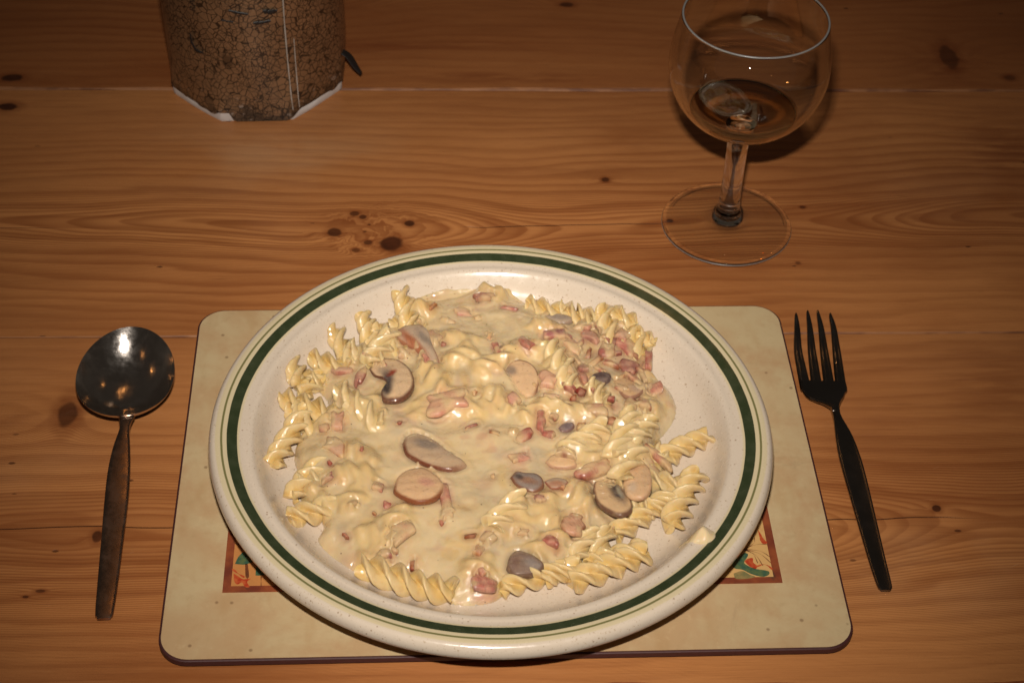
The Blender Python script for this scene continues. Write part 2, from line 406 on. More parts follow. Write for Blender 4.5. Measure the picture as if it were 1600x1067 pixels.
# profile (r, z) relative to the mat top (z = 0.005)
PROF = [(0, .0070), (.040, .0070), (.080, .0071), (.0925, .0074), (.1000, .0090), (.1055, .0128), (.1092, .0180), (.1117, .0213), (.1134, .0224), (.1150, .0220),
        (.1162, .0221), (.1200, .0232), (.1240, .0243), (.1256, .0246), (.1264, .0243), (.1274, .0246), (.1292, .0248), (.1308, .0240), (.1319, .0222), (.1324, .0200),
        (.1320, .0180), (.1306, .0165), (.1270, .0160), (.1130, .0140), (.1040, .0085), (.0960, .0030), (.0900, .0008), (.0880, .0), (.0850, .0), (.0840, .0015), (.05, .0030), (0, .0030)]
def smooth_prof(P, n=110):
    Q = curve_pts([(a, b, 0) for a, b in P], n); Q[:, 0] = np.maximum(Q[:, 0], 0); Q[0, 0] = 0; Q[-1, 0] = 0; return [(a, b) for a, b, _ in Q]
V, F = lathe(smooth_prof(PROF, 150), 180)
gl = G('plate_glaze'); po = gl.obj(); x, y, z = gl.sep(po)
r = gl.math('SQRT', x * x + y * y) + (gl.noise(po, 60, 2) - .5) * .0004
def band(a, b, s=.00018): return gl.ss(r, a - s, a + s) * gl.ss(r, b + s, b - s)
topm = gl.ss(z, .0205, .0215)
base = gl.mix(gl.noise(po, 30, 3), (0.60, 0.51, 0.405), (0.56, 0.47, 0.365))
sp = gl.ss(gl.noise(po, 900, 2, .6), .60, .72)
base = gl.mix(sp * .55, base, (0.34, 0.23, 0.13))
sp2 = gl.n('ShaderNodeTexVoronoi', {'Vector': po, 'Scale': 420.0}, out=0); sel = gl.sep(gl.n('ShaderNodeTexVoronoi', {'Vector': po, 'Scale': 420.0}, out=1))[0]
base = gl.mix(gl.ss(sp2, .24, .12) * gl.ss(sel, .72, .8) * .55, base, (0.20, 0.11, 0.05))
cream = gl.mix(sp * .2, (0.56, 0.47, 0.295), (0.42, 0.33, 0.19))
c = gl.mix(band(.1180, .1290, .0005) * topm, base, cream)
grn = gl.mix(gl.ss(gl.noise(po, 160, 4), .35, .7), (0.026, 0.036, 0.015), (0.038, 0.048, 0.023))
c = gl.mix(band(.1190, .1237) * topm, c, grn)
c = gl.mix(band(.1256, .1266, .00025) * topm, c, (0.155, 0.145, 0.055))
gl.set(Base_Color=c, Roughness=gl.lin(gl.noise(po, 300, 3), .3, .7, .16, .30), Specular_IOR_Level=0.5, Coat_Weight=0.25, Coat_Roughness=0.12)
gl.bump(gl.noise(po, 380, 3), .00012, .35)
plate = mesh_obj('dinner_plate', V, F, gl.m)
plate.location = (PLX, PLY, .0052)
tag(plate, 'round speckled cream stoneware plate with dark green band, on the placemat', 'plate')

# ------------------------------------------------------------------ cutlery
gs = G('steel'); so = gs.obj()
sx, sy, sz = gs.sep(so)
scr = gs.noise(gs.comb(sx * 900, sy * 90, sz * 900), 1, 4)
gs.set(Base_Color=(0.60, 0.55, 0.50), Metallic=1.0, Roughness=gs.lin(gs.noise(so, 260, 5, .7), .3, .75, .09, .24))
gs.bump(gs.noise(so, 1600, 3, .7) + gs.ss(scr, .6, .75) * .5, .00003, .6)
gs2 = G('steel_scuffed'); so = gs2.obj()
gs2.set(Base_Color=gs2.mix(gs2.noise(so, 90, 4), (0.46, 0.33, 0.25), (0.30, 0.20, 0.15)), Metallic=1.0, Roughness=gs2.lin(gs2.noise(so, 160, 5, .7), .3, .75, .16, .40))
gs2.bump(gs2.noise(so, 1300, 3, .7), .00003, .5)
spoon = empty('spoon', (0, 0, 0)); tag(spoon, 'stainless steel tablespoon lying bowl up left of the placemat', 'spoon')
# bowl: oval dish
bcx, bcy = -0.1648, 0.0555; A_, B_ = 0.0238, 0.0285; ang = math.radians(-2)
V = []; F = []; nr, na = 22, 72
def spz(u, v):      # u across (-1..1), v along (-1..1; +1 = tip)
    q = u * u + v * v
    return 0.0022 + 0.0136 * min(q, 1) ** 1.25 + 0.0040 * max(v, -.45) + .0018 
for side in (0, 1):
    for i in range(nr + 1):
        s = i / nr
        for k in range(na):
            a = 2 * math.pi * k / na; u, v = s * math.cos(a), s * math.sin(a)
            egg = 1 - 0.07 * v
            xx, yy = u * A_ * egg, v * B_
            z = spz(u, v) - (0.0011 if side else 0)
            z = max(z, .0004)
            if side and i == nr: z += 0.0004
            V.append((bcx + xx * math.cos(ang) - yy * math.sin(ang), bcy + xx * math.sin(ang) + yy * math.cos(ang), z))
N1 = (nr + 1) * na
for i in range(nr):
    for k in range(na):
        k2 = (k + 1) % na; q = (i * na + k, i * na + k2, (i + 1) * na + k2, (i + 1) * na + k)
        F.append(q[::-1]); F.append(tuple(N1 + t for t in q))
for k in range(na):
    k2 = (k + 1) % na; F.append((nr * na + k, nr * na + k2, N1 + nr * na + k2, N1 + nr * na + k)[::-1])
mesh_obj('bowl', V, F, gs.m, spoon, auto=50)
def ctr(pts):
    out = []
    for px, py, z, wpx, t in pts:
        p = at(px, py, z); wv = np.linalg.norm(at(px + 1, py, z) - p) * wpx; out.append((p[0], p[1], z, wv, t))
    return out
V, F = strip(ctr([(198, 650, .0140, 26, .0012), (196, 660, .0136, 19, .0022), (194.5, 672, .0132, 16, .0028), (190, 700, .0125, 27, .0022), (186, 735, .0110, 35, .0019), (182, 780, .0092, 37.5, .0018),
                  (176, 840, .0062, 35.5, .0018), (168, 915, .0030, 32.5, .0018), (164, 950, .0019, 30, .0018), (162.6, 963, .0017, 27, .0017), (162.3, 967, .0017, 20, .0014)]), 70, 20, .45)
mesh_obj('handle', V, F, gs2.m, spoon, auto=60)
fork = empty('fork', (0, 0, 0)); tag(fork, 'dark-looking stainless steel fork with four tines lying right of the placemat', 'fork')
gf = G('steel_dark'); so = gf.obj()
gf.set(Base_Color=gf.mix(gf.noise(so, 60, 3), (0.24, 0.22, 0.20), (0.17, 0.155, 0.145)), Metallic=1.0, Roughness=gf.lin(gf.noise(so, 120, 4, .6), .3, .75, .16, .28))
gf.bump(gf.noise(so, 1500, 3, .75), .00004, .7)
tips = (1243.8, 1262, 1278, 1297.5); mids = (1247, 1268.5, 1287.5, 1307); roots = (1257.2, 1275.8, 1295.4, 1313.6)
for a, m_, b in zip(tips, mids, roots):
    outer = (a in (tips[0], tips[3]))
    V, F = strip(ctr([(a, 485 + (4 if outer else 0), .0125, 1.5, .0006), (a + .2, 490 + (4 if outer else 0), .0120, 5, .0015), ((a + m_) / 2, 512, .0090, 9, .0022), (m_, 548, .0050, 13, .0025), ((m_ + b) / 2, 575, .0033, 15.5, .0025), (b, 600, .0026, 17, .0024), (b + 2, 610, .0026, 17, .0022)]), 40, 12, .7)
    mesh_obj('tine', V, F, gf.m, fork, auto=60)
V, F = strip(ctr([(1285.2, 597, .0027, 71.5, .0021), (1287, 606, .0028, 72.5, .0022), (1290, 616, .0031, 67, .0024), (1295, 624, .0038, 50, .0026), (1300, 631, .0050, 28, .0028), (1304, 638, .0065, 14, .0029), (1306, 645, .0078, 12, .0028)]), 34, 24, .5, cup=.5)
mesh_obj('head', V, F, gf.m, fork, auto=60)
V, F = strip(ctr([(1303, 635, .0060, 13, .0028), (1306, 645, .0078, 12, .0028), (1310, 657, .0090, 15, .0026), (1318, 680, .0095, 26, .0023), (1326, 708, .0088, 33, .0021), (1335, 740, .0074, 34.5, .0020), (1350, 797, .0048, 32, .0019),
                  (1368, 866, .0026, 28, .0019), (1379, 905, .0018, 25, .0018), (1383, 918, .0016, 22, .0017), (1384, 922.5, .0016, 15, .0013)]), 70, 20, .45)
mesh_obj('handle', V, F, gf.m, fork, auto=60)

# ------------------------------------------------------------------ wine glass
GX, GY = 0.15179, 0.18682
ggl = G('clear_glass'); ggl.t.links.new(ggl.n('ShaderNodeBsdfGlass', {'Color': (0.97, 0.965, 0.95, 1), 'Roughness': 0.0, 'IOR': 1.5}).s, ggl.out.inputs[0])
glass = empty('wine_glass', (GX, GY, 0)); tag(glass, 'small clear wine glass with round bowl standing behind the plate', 'wine glass')
cz, Rb = .1085, .0420
zl = .0790
foot = [(0, .0030), (.011, .0023), (.022, .0016), (.0330, .0009), (.0352, .0004), (.0362, .0009), (.0364, .0018), (.0359, .0027), (.0335, .0034), (.022, .0044), (.012, .0058), (.0078, .0078), (.0068, .0098), (.0071, .0118), (.0064, .0138), (.0058, .020), (.0056, .035), (.0056, .050), (.0060, .0600), (.0074, .0652), (.0080, .0666), (.0060, .0671), (0, .0672)]
Q = curve_pts([(a, b, 0) for a, b in foot], 130); Q[:, 0] = np.maximum(Q[:, 0], 0); Q[0, 0] = 0; Q[-1, 0] = 0
V, F = lathe([(a, b) for a, b, _ in Q], 128)
# wall of the bowl, from the wine's surface up and over the rim
t = .0011; al = math.degrees(math.asin((zl - .0004 - cz) / Rb))
wall = [(Rb * math.cos(math.radians(a)), cz + Rb * math.sin(math.radians(a))) for a in np.linspace(al, 0, 10)]
wall += [(.0417, .1135), (.0405, .122), (.0389, .130), (.03775, .1362), (.03755, .1366), (.0372, .1368), (.0368, .1366), (.0366, .1361), (.0378, .130), (.0394, .122), (.0406, .1135)]
wall += [((Rb - t) * math.cos(math.radians(a)), cz + (Rb - t) * math.sin(math.radians(a))) for a in np.linspace(0, math.degrees(math.asin((zl - .0004 - cz) / (Rb - t))), 10)]
Q = curve_pts([(a, b, 0) for a, b in wall], 120)
V2, F2 = lathe([(a, b) for a, b, _ in Q], 128, close=True)
nv = len(V); V = list(V) + list(V2); F = list(F) + [tuple(k + nv for k in f) for f in F2]
gob = mesh_obj('goblet', V, F, ggl.m, glass); gob.cycles.is_caustics_caster = True
grm = G('rim_glint_glass'); grm.set(Base_Color=(0.62, 0.62, 0.60), Roughness=0.30, IOR=1.5, Transmission_Weight=.72, Specular_IOR_Level=.9)  # rough pale rings added so rim and foot edge catch a light line
for nm, r_, z_, tr in (('rim', .03715, .13655, .00054), ('foot_glint', .03610, .00165, .00040)):
    V, F = lathe([(r_ + tr * math.cos(a), z_ + tr * math.sin(a)) for a in np.linspace(0, 2 * math.pi, 13)[:-1]], 144, close=True)
    mesh_obj(nm, V, [f[::-1] for f in F], grm.m, glass)
gw = G('wine'); gw.t.links.new(gw.n('ShaderNodeBsdfGlass', {'Color': (1.0, 0.90, 0.74, 1), 'Roughness': 0.0, 'IOR': 1.20}).s, gw.out.inputs[0])
# the wine and the glass bottom round it act as one lens
wp = [(Rb * math.cos(math.radians(a)), cz + Rb * math.sin(math.radians(a))) for a in np.linspace(-79, math.degrees(math.asin((zl - .0007 - cz) / Rb)), 16)]
rl = Rb * math.cos(math.asin((zl - cz) / Rb)) - t
wp = [(0, .0673), (.0045, .0672)] + wp + [(rl + .0009, zl - .0001), (rl + .0002, zl), (rl - .0006, zl - .0005), (rl - .0022, zl - .0009), (rl * .6, zl - .0010), (rl * .3, zl - .0010), (0, zl - .0010)]
V, F = lathe(wp, 128)
wine = mesh_obj('white_wine', V, F, gw.m, auto=60); wine.location = (GX, GY, 0); wine.cycles.is_caustics_caster = True
tag(wine, 'shallow pool of pale white wine in the bottom of the glass', 'wine')

# ------------------------------------------------------------------ crackled jar
JX, JY = -0.1182, 0.3400
jar = empty('crackled_jar', (JX, JY, 0)); tag(jar, 'brown jar covered in black crackle pattern with torn white base, behind the plate', 'jar')
gj = G('crackle'); jo = gj.obj(); x, y, z = gj.sep(jo)
th = gj.math('ARCTAN2', y, x)
wv = gj.comb(th * 0.053 + (gj.noise(jo, 80, 2) - .5) * .004, z + (gj.noise(jo, 95, 2) - .5) * .004, 0)
d1 = gj.n('ShaderNodeTexVoronoi', {'Vector': wv, 'Scale': 245.0}, out=0, feature='DISTANCE_TO_EDGE')
d2 = gj.n('ShaderNodeTexVoronoi', {'Vector': wv, 'Scale': 400.0}, out=0, feature='DISTANCE_TO_EDGE')
lines = gj.math('MAXIMUM', gj.ss(d1, .062, .03), gj.ss(d2, .055, .025) * gj.ss(gj.noise(jo, 60, 2), .40, .56))
base = gj.mix(gj.noise(jo, 45, 4), (0.38, 0.235, 0.125), (0.20, 0.115, 0.058))
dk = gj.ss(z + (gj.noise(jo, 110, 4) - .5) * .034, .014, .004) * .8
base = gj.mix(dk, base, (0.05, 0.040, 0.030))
wsp = gj.ss(gj.noise(jo, 210, 3), .60, .68) * gj.ss(z, .022, .008)
base = gj.mix(wsp * .6, base, (0.55, 0.50, 0.44))
smear = gj.ss(gj.noise(gj.comb(th * 3.2, z * 60, 4), 1, 3), .62, .70) * gj.ss(z, .030, .04)
base = gj.mix(smear * .65, base, (0.035, 0.022, 0.014))
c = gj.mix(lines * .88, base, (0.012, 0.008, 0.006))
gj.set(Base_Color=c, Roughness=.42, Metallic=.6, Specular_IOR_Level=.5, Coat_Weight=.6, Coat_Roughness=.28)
gj.bump(lines * -1.0 + gj.noise(jo, 40, 3) * 6.0, .00012, .5)
def jar_r(a, z):
    # eight-sided soft polygon near the foot that turns round higher up
    k = max(0.0, 1 - z / .035)
    oct_ = math.cos(math.pi / 8) / math.cos(((a + .35) % (math.pi / 4)) - math.pi / 8)
    r0 = .0537 * (1 + .035 * k)
    return r0 * ((1 - .9 * k) + .9 * k * oct_ * 1.02) + .0005 * math.sin(5 * a + 60 * z) 
zs = np.r_[np.linspace(.0045, .03, 14), np.linspace(.035, .175, 22)]
na = 144; V = []; F = []
for i, z_ in enumerate(zs):
    for k in range(na):
        a = 2 * math.pi * k / na
        rr = jar_r(a, z_); zz = z_
        if i == 0:
            ad = math.degrees(a) - 360 if a > math.pi else math.degrees(a)
            rag = .0016 * math.sin(7 * a + 1) + .0013 * math.sin(13 * a) + .0008 * math.sin(29 * a)
            zz = .0004 + (.0062 + rag) * min(1, max(0, (abs(ad + 85) - 17) / 4))
            zz = max(zz, .0004)
        V.append((rr * math.cos(a), rr * math.sin(a), zz))
for i in range(len(zs) - 1):
    for k in range(na): k2 = (k + 1) % na; F.append((i * na + k, i * na + k2, (i + 1) * na + k2, (i + 1) * na + k))
F.append(tuple(range((len(zs) - 1) * na, len(zs) * na)))
mesh_obj('crackled_skin', V, F, gj.m, jar, auto=50)
gse = G('seam_glint_paper'); gse.set(Base_Color=(0.36, 0.32, 0.28), Roughness=.7)  # paper seam; its pale grey stands in for the highlight along it
gwh = G('white_paper'); gwh.set(Base_Color=gwh.mix(gwh.noise(gwh.obj(), 200, 3), (0.62, 0.58, 0.55), (0.42, 0.38, 0.35)), Roughness=.8)
V = []; F = []
prof = [(.985, .0), (.995, .0014), (.995, .0060), (.975, .0085), (.97, .0090)]
for f_, z_ in [(f * .985, z) for f, z in prof]:
    for k in range(na):
        a = 2 * math.pi * k / na
        lift = 1 + .25 * math.sin(4 * a + 2.2) + .2 * math.sin(9 * a)
        V.append((jar_r(a, 0) * f_ * math.cos(a), jar_r(a, 0) * f_ * math.sin(a), z_ * (lift if z_ > .001 else 1)))
for i in range(len(prof) - 1):
    for k in range(na): k2 = (k + 1) % na; F.append((i * na + k, i * na + k2, (i + 1) * na + k2, (i + 1) * na + k))
F.append(tuple(range(na))[::-1])
mesh_obj('torn_base', V, F, gwh.m, jar, auto=40)
def on_jar(px, py, off=.0):
    """point on the jar's side seen at a photograph pixel"""
    d = ROT @ np.array([(px - 800) / FPX, -(py - 533.5) / FPX, -1.0])
    ox, oy = CAM[0] - JX, CAM[1] - JY; R = .0537 + off
    a, b, cc = d[0] ** 2 + d[1] ** 2, ox * d[0] + oy * d[1], ox * ox + oy * oy - R * R
    t = (-b - math.sqrt(max(b * b - a * cc, 0))) / a
    p = CAM + t * d; return np.array([p[0] - JX, p[1] - JY, p[2]])
def ribbon(name, pts, w, mat, off=.0006, th=.0003):
    P = [on_jar(a, b, off + (.0022 if b > 110 else 0)) for a, b in pts]; P = curve_pts(np.array([[p[2], math.atan2(p[1], p[0]), 0] for p in P]), 24) if 0 else np.array(P)
    n = 26; u = np.linspace(0, 1, len(P)); U = np.linspace(0, 1, n); P = np.stack([np.interp(U, u, P[:, k]) for k in range(3)], 1)
    T = np.gradient(P, axis=0); T /= np.linalg.norm(T, axis=1)[:, None]
    Nn = P * [1, 1, 0]; Nn /= np.linalg.norm(Nn, axis=1)[:, None]; S = np.cross(T, Nn)
    r_ = np.random.default_rng(len(name) + int(pts[0][0])); ww = (w * (.55 + .6 * r_.random(n)) * np.sin(np.linspace(.25, 2.9, n)) ** .4)[:, None]
    V = np.vstack([P - S * ww, P + S * ww, P + Nn * th + S * ww * .6, P + Nn * th - S * ww * .6]); F = []
    for i in range(n - 1):
        for a, b in ((0, 3), (3, 2), (2, 1)): F.append((a * n + i, b * n + i, b * n + i + 1, a * n + i + 1))
    return mesh_obj(name, V, F, mat, jar)
ribbon('paper_seam', [(441, -20), (444, 30), (449, 90), (455, 150), (458, 172)], .0005, gse.m)
ribbon('paper_seam', [(459, 60), (462, 100), (466, 150), (468, 168)], .00035, gse.m)
gk = G('black_ink'); gk.set(Base_Color=(0.012, 0.010, 0.009), Roughness=.5)
ribbon('ink_mark', [(297, 52), (299, 66), (305, 78), (319, 84)], .0011, gk.m)
ribbon('ink_mark', [(302, 72), (306, 79), (314, 83)], .0014, gk.m, .0008)
ribbon('ink_mark', [(357, 17), (372, 21), (388, 23)], .0010, gk.m)
ribbon('ink_mark', [(410, 18), (422, 20), (433, 17)], .0016, gk.m)
ribbon('ink_mark', [(395, 37), (410, 36), (423, 33)], .0012, gk.m)
ribbon('ink_mark', [(345, 32), (356, 34), (364, 35)], .0006, gk.m)
# torn dark tab sticking out on the right
V, F = strip([(.0505, -.012, .0240, .006, .0012), (.0560, -.012, .0195, .0075, .0012), (.0600, -.013, .0130, .006, .0012), (.0635, -.014, .0080, .003, .001)], 14, 10)
mesh_obj('torn_tab', V, F, gk.m, jar)
# printed letters running up the side
def letters(txt, px, py, size, rot):
    cu = bpy.data.curves.new('lettering', 'FONT'); cu.body = txt; cu.size = size; cu.extrude = 0
    tmp = bpy.data.objects.new('tmp', cu); COL.objects.link(tmp)
    dg = bpy.context.evaluated_depsgraph_get(); me = bpy.data.meshes.new_from_object(tmp.evaluated_get(dg))
    COL.objects.unlink(tmp); bpy.data.objects.remove(tmp)
    p = on_jar(px, py, 0); a0 = math.atan2(p[1], p[0]); R = .0537 + .0007
    for v in me.vertices:
        u, w = v.co.x, v.co.y; u, w = u * math.cos(rot) - w * math.sin(rot), u * math.sin(rot) + w * math.cos(rot)
        a = a0 + u / R; v.co = (R * math.cos(a), R * math.sin(a), p[2] + w)
    me.materials.append(gk.m); o = bpy.data.objects.new('lettering', me); COL.objects.link(o); o.parent = jar
letters('RA', 307, 19, .0062, math.radians(90))

# ================================================================== the meal
rpl = np.array([p[0] for p in PROF[:18]]); zpl = np.array([p[1] for p in PROF[:18]])
def plate_z(x, y):
    return .0052 + np.interp(np.hypot(np.asarray(x) - PLX, np.asarray(y) - PLY), rpl, zpl)
FLOOR = .0052 + .0070
# grid over the plate's well
GS = .0005
gx = np.arange(-.105, .122, GS); gy = np.arange(-.098, .112, GS)
GXX, GYY = np.meshgrid(gx, gy)          # [row y, col x]
NY, NX = GXX.shape
def poly_world(pts, z): return np.array([at(a, b, z)[:2] for a, b in pts])
def sdf(P, X, Y):
    """signed distance to a polygon, positive inside"""
    d = np.full(X.shape, 1e9); inside = np.zeros(X.shape, bool); n = len(P)
    for i in range(n):
        a, b = P[i], P[(i + 1) % n]; e = b - a
        wx, wy = X - a[0], Y - a[1]; t = np.clip((wx * e[0] + wy * e[1]) / (e @ e + 1e-12), 0, 1)
        d = np.minimum(d, np.hypot(wx - t * e[0], wy - t * e[1]))
        c1 = (a[1] <= Y) & (b[1] > Y); c2 = (a[1] > Y) & (b[1] <= Y); cr = e[0] * wy - e[1] * wx
        inside ^= (c1 & (cr > 0)) | (c2 & (cr < 0))
    return np.where(inside, d, -d)
def blur(A, s):
    k = int(max(1, round(3 * s / GS))); t = np.arange(-k, k + 1) * GS; w = np.exp(-t * t / (2 * s * s)); w /= w.sum()
    B = np.pad(A, k, mode='edge')
    B = np.apply_along_axis(lambda v: np.convolve(v, w, 'valid'), 0, B)
    return np.apply_along_axis(lambda v: np.convolve(v, w, 'valid'), 1, B)
def noise2(s, seed):
    r = np.random.default_rng(seed); k = max(2, int(s / GS)); a = r.normal(size=(NY // k + 4, NX // k + 4))
    iy = np.linspace(0, a.shape[0] - 2.001, NY); ix = np.linspace(0, a.shape[1] - 2.001, NX)
    y0, x0 = iy.astype(int), ix.astype(int); fy, fx = (iy - y0)[:, None], (ix - x0)[None]
    fy, fx = fy * fy * (3 - 2 * fy), fx * fx * (3 - 2 * fx)
    return (a[y0][:, x0] * (1 - fy) + a[y0 + 1][:, x0] * fy) * (1 - fx) + (a[y0][:, x0 + 1] * (1 - fy) + a[y0 + 1][:, x0 + 1] * fy) * fx
SAUCE = [(628, 512), (640, 478), (690, 462), (715, 460), (733, 450), (748, 446), (765, 449), (780, 446), (795, 458), (812, 468), (850, 482), (885, 497), (905, 500), (945, 506), (975, 512), (1003, 540), (1012, 560), (1022, 585), (1045, 603), (1057, 628), (1053, 650),
         (1037, 672), (1020, 690), (1024, 712), (1040, 745), (1018, 765), (990, 780), (985, 805), (955, 828), (938, 848), (908, 868), (880, 893), (850, 905), (800, 912), (772, 932), (735, 938), (700, 934), (668, 908), (610, 893), (560, 888), (535, 876), (510, 858),
         (497, 838), (505, 815), (492, 790), (470, 775), (468, 740), (460, 715), (462, 690), (478, 665), (505, 650), (512, 620), (494, 596), (515, 570), (540, 556), (560, 545), (585, 522), (605, 508)]
SP = curve_pts([list(p) + [0] for p in poly_world(SAUCE + SAUCE[:1], .0165)], 260)[:-1, :2]
SD = sdf(SP, GXX, GYY)
PZ = plate_z(GXX, GYY)
dome = 1 - np.exp(-np.clip(SD + .002, 0, 1) / .013)
CALM = [(735, 715, 62, 34), (610, 700, 40, 24), (560, 850, 48, 26), (690, 850, 52, 40), (1043, 630, 14, 34), (705, 495, 60, 14), (700, 660, 44, 14), (745, 770, 30, 24), (640, 640, 30, 10), (850, 650, 26, 14), (600, 745, 30, 14), (760, 510, 40, 14)]
calm = np.zeros_like(SD)
for a, b, ra, rb in CALM:
    c_ = at(a, b, .024); wx = np.linalg.norm(at(a + 1, b, .024) - c_) * ra; wy = np.linalg.norm(at(a, b + 1, .024) - c_) * rb
    calm = np.maximum(calm, np.exp(-(((GXX - c_[0]) / wx) ** 2 + ((GYY - c_[1]) / wy) ** 2) ** 2 * .8))
pool = FLOOR + .0025 + .0088 * dome + noise2(.022, 3) * .0007 + noise2(.011, 4) * .00045 * (1 - calm) - .0012 * calm
pool = np.maximum(pool, PZ + .0008)
def sample(A, x, y):
    i = int(np.clip(round((y - gy[0]) / GS), 0, NY - 1)); j = int(np.clip(round((x - gx[0]) / GS), 0, NX - 1)); return float(A[i, j])
def on_meal(px, py, lift=.0):
    """point of the heap's surface at a photograph pixel"""
    z = .022
    for _ in range(6):
        p = at(px, py, z); q = sample(pool, p[0], p[1]) if sample(SD, p[0], p[1]) > 0 else float(plate_z(p[0], p[1])); z = .5 * z + .5 * (q + lift)
    return at(px, py, z)

# ------------------------------------------------------------------ materials of the food
def food(name, rough=(.14, .28), sss=.25, bumps=.00008, bs=900):
    g = G(name); o = g.obj()
    g.set(Roughness=g.lin(g.noise(o, 420, 3), .3, .7, *rough), Subsurface_Weight=sss, Subsurface_Radius=(.004, .0022, .001), Subsurface_Scale=UNIT, IOR=1.42, Specular_IOR_Level=.15, Coat_Weight=1.0, Coat_Roughness=.05, Coat_IOR=1.6)
    return g, o
gsa, so = food('cream_sauce', (.22, .36), .45)
tc = gsa.attr('tint')
tc = gsa.mix(gsa.ss(gsa.noise(so, 95, 4), .35, .7) * .22, tc, (0.50, 0.315, 0.125))
pv = gsa.n('ShaderNodeTexVoronoi', {'Vector': so, 'Scale': 300.0}, out=0); ps = gsa.sep(gsa.n('ShaderNodeTexVoronoi', {'Vector': so, 'Scale': 300.0}, out=1))
tc = gsa.mix(gsa.ss(pv, .135, .09) * gsa.ss(ps[0], .86, .87) * .7, tc, (0.07, 0.035, 0.018))
tc = gsa.mix(gsa.ss(pv, .22, .10) * gsa.ss(ps[1], .965, .975) * .5, tc, (0.30, 0.12, 0.03))
gsa.set(Base_Color=tc); gsa.bump(gsa.noise(so, 150, 1, .4) * 2.6, .00042, .85)
gsa.bump(gsa.noise(so, 165, 1, .4) * 3.0 + gsa.noise(so, 430, 2, .5) * .75, .0008, 1.0, 'Coat Normal')
def pasta_mat(name, c1, c2, c3, coat):
    g, o = food(name, (.25, .4), .3)
    oi = g.n('ShaderNodeObjectInfo', out=5)
    x, y, z = g.sep(o); v = g.comb(x + oi * 3.0, y, z)
    c = g.mix(g.ss(g.noise(v, 120, 4), .35, .68), c1, c2)
    c = g.mix(g.ss(g.noise(v, 260, 3), .5, .72) * .6, c, c3)
    # cream clinging to the outer edge of the blades
    rad = g.math('SQRT', y * y + z * z)
    c = g.mix(g.ss(rad, .0030, .0062) * coat, c, (0.575, 0.435, 0.235))
    g.set(Base_Color=c); g.bump(g.noise(v, 220, 2), .00034, .8); g.bump(g.noise(v, 260, 2), .0009, 1.0, 'Coat Normal'); return g.m
m_bare = pasta_mat('pasta', (0.59, 0.40, 0.140), (0.60, 0.44, 0.20), (0.48, 0.27, 0.065), .65)
m_coat = pasta_mat('pasta_in_sauce', (0.54, 0.385, 0.165), (0.56, 0.42, 0.21), (0.52, 0.34, 0.12), .8)
gfo, fo_ = food('ham_and_mushroom', (.22, .4), .22)
fc = gfo.attr('tint'); fc = gfo.mix(gfo.ss(gfo.noise(fo_, 650, 4, .65), .5, .75) * .35, fc, gfo.mix(.5, fc, (0.60, 0.42, 0.24)))
fx, fy, fz = gfo.sep(fo_); ri = gfo.n('ShaderNodeObjectInfo', out=5) * 6.28
fu = fx * gfo.math('COSINE', ri) + fy * gfo.math('SINE', ri); fvv = fy * gfo.math('COSINE', ri) - fx * gfo.math('SINE', ri)
fib_ = gfo.noise(gfo.comb(fu * 260, fvv * 1500, ri), 1, 3, .6)
cr_, cg_, cb_ = gfo.sep(gfo.attr('tint'))
fc = gfo.mix(gfo.ss(fib_, .50, .70) * .42 * gfo.ss(cr_ / (cg_ + .001), 1.55, 1.9), fc, (0.17, 0.07, 0.045))
fc = gfo.mix(gfo.ss(gfo.noise(fo_, 420, 3), .58, .75) * .35, fc, (0.14, 0.055, 0.03))
gfo.set(Base_Color=fc); gfo.bump(gfo.noise(fo_, 380, 4) * 1.5 + fib_ * .8, .0003, .7)
gfo.bump(gfo.noise(fo_, 280, 2), .0010, 1.0, 'Coat Normal')

# ------------------------------------------------------------------ rasteriser: heights and colours of what lies in the heap
TOP = np.full((NY, NX), -1.0); TCOL = np.zeros((NY, NX, 3))
def splat(Vw, C):
    j = np.round((Vw[:, 0] - gx[0]) / GS).astype(int); i = np.round((Vw[:, 1] - gy[0]) / GS).astype(int)
    ok = (i >= 1) & (i < NY - 1) & (j >= 1) & (j < NX - 1); i, j, z, c = i[ok], j[ok], Vw[ok, 2], C[ok]
    o = np.argsort(z); i, j, z, c = i[o], j[o], z[o], c[o]
    H = np.full((NY, NX), -1.0); K_ = np.zeros((NY, NX, 3))
    for di, dj in ((0, 0), (1, 0), (-1, 0), (0, 1), (0, -1)):
        h = np.full((NY, NX), -1.0); h[i + di, j + dj] = z - (.00015 if di or dj else 0); m = h > H
        k = np.zeros((NY, NX, 3)); k[i + di, j + dj] = c; H[m] = h[m]; K_[m] = k[m]
    m = H > TOP; TOP[m] = H[m]; TCOL[m] = K_[m]

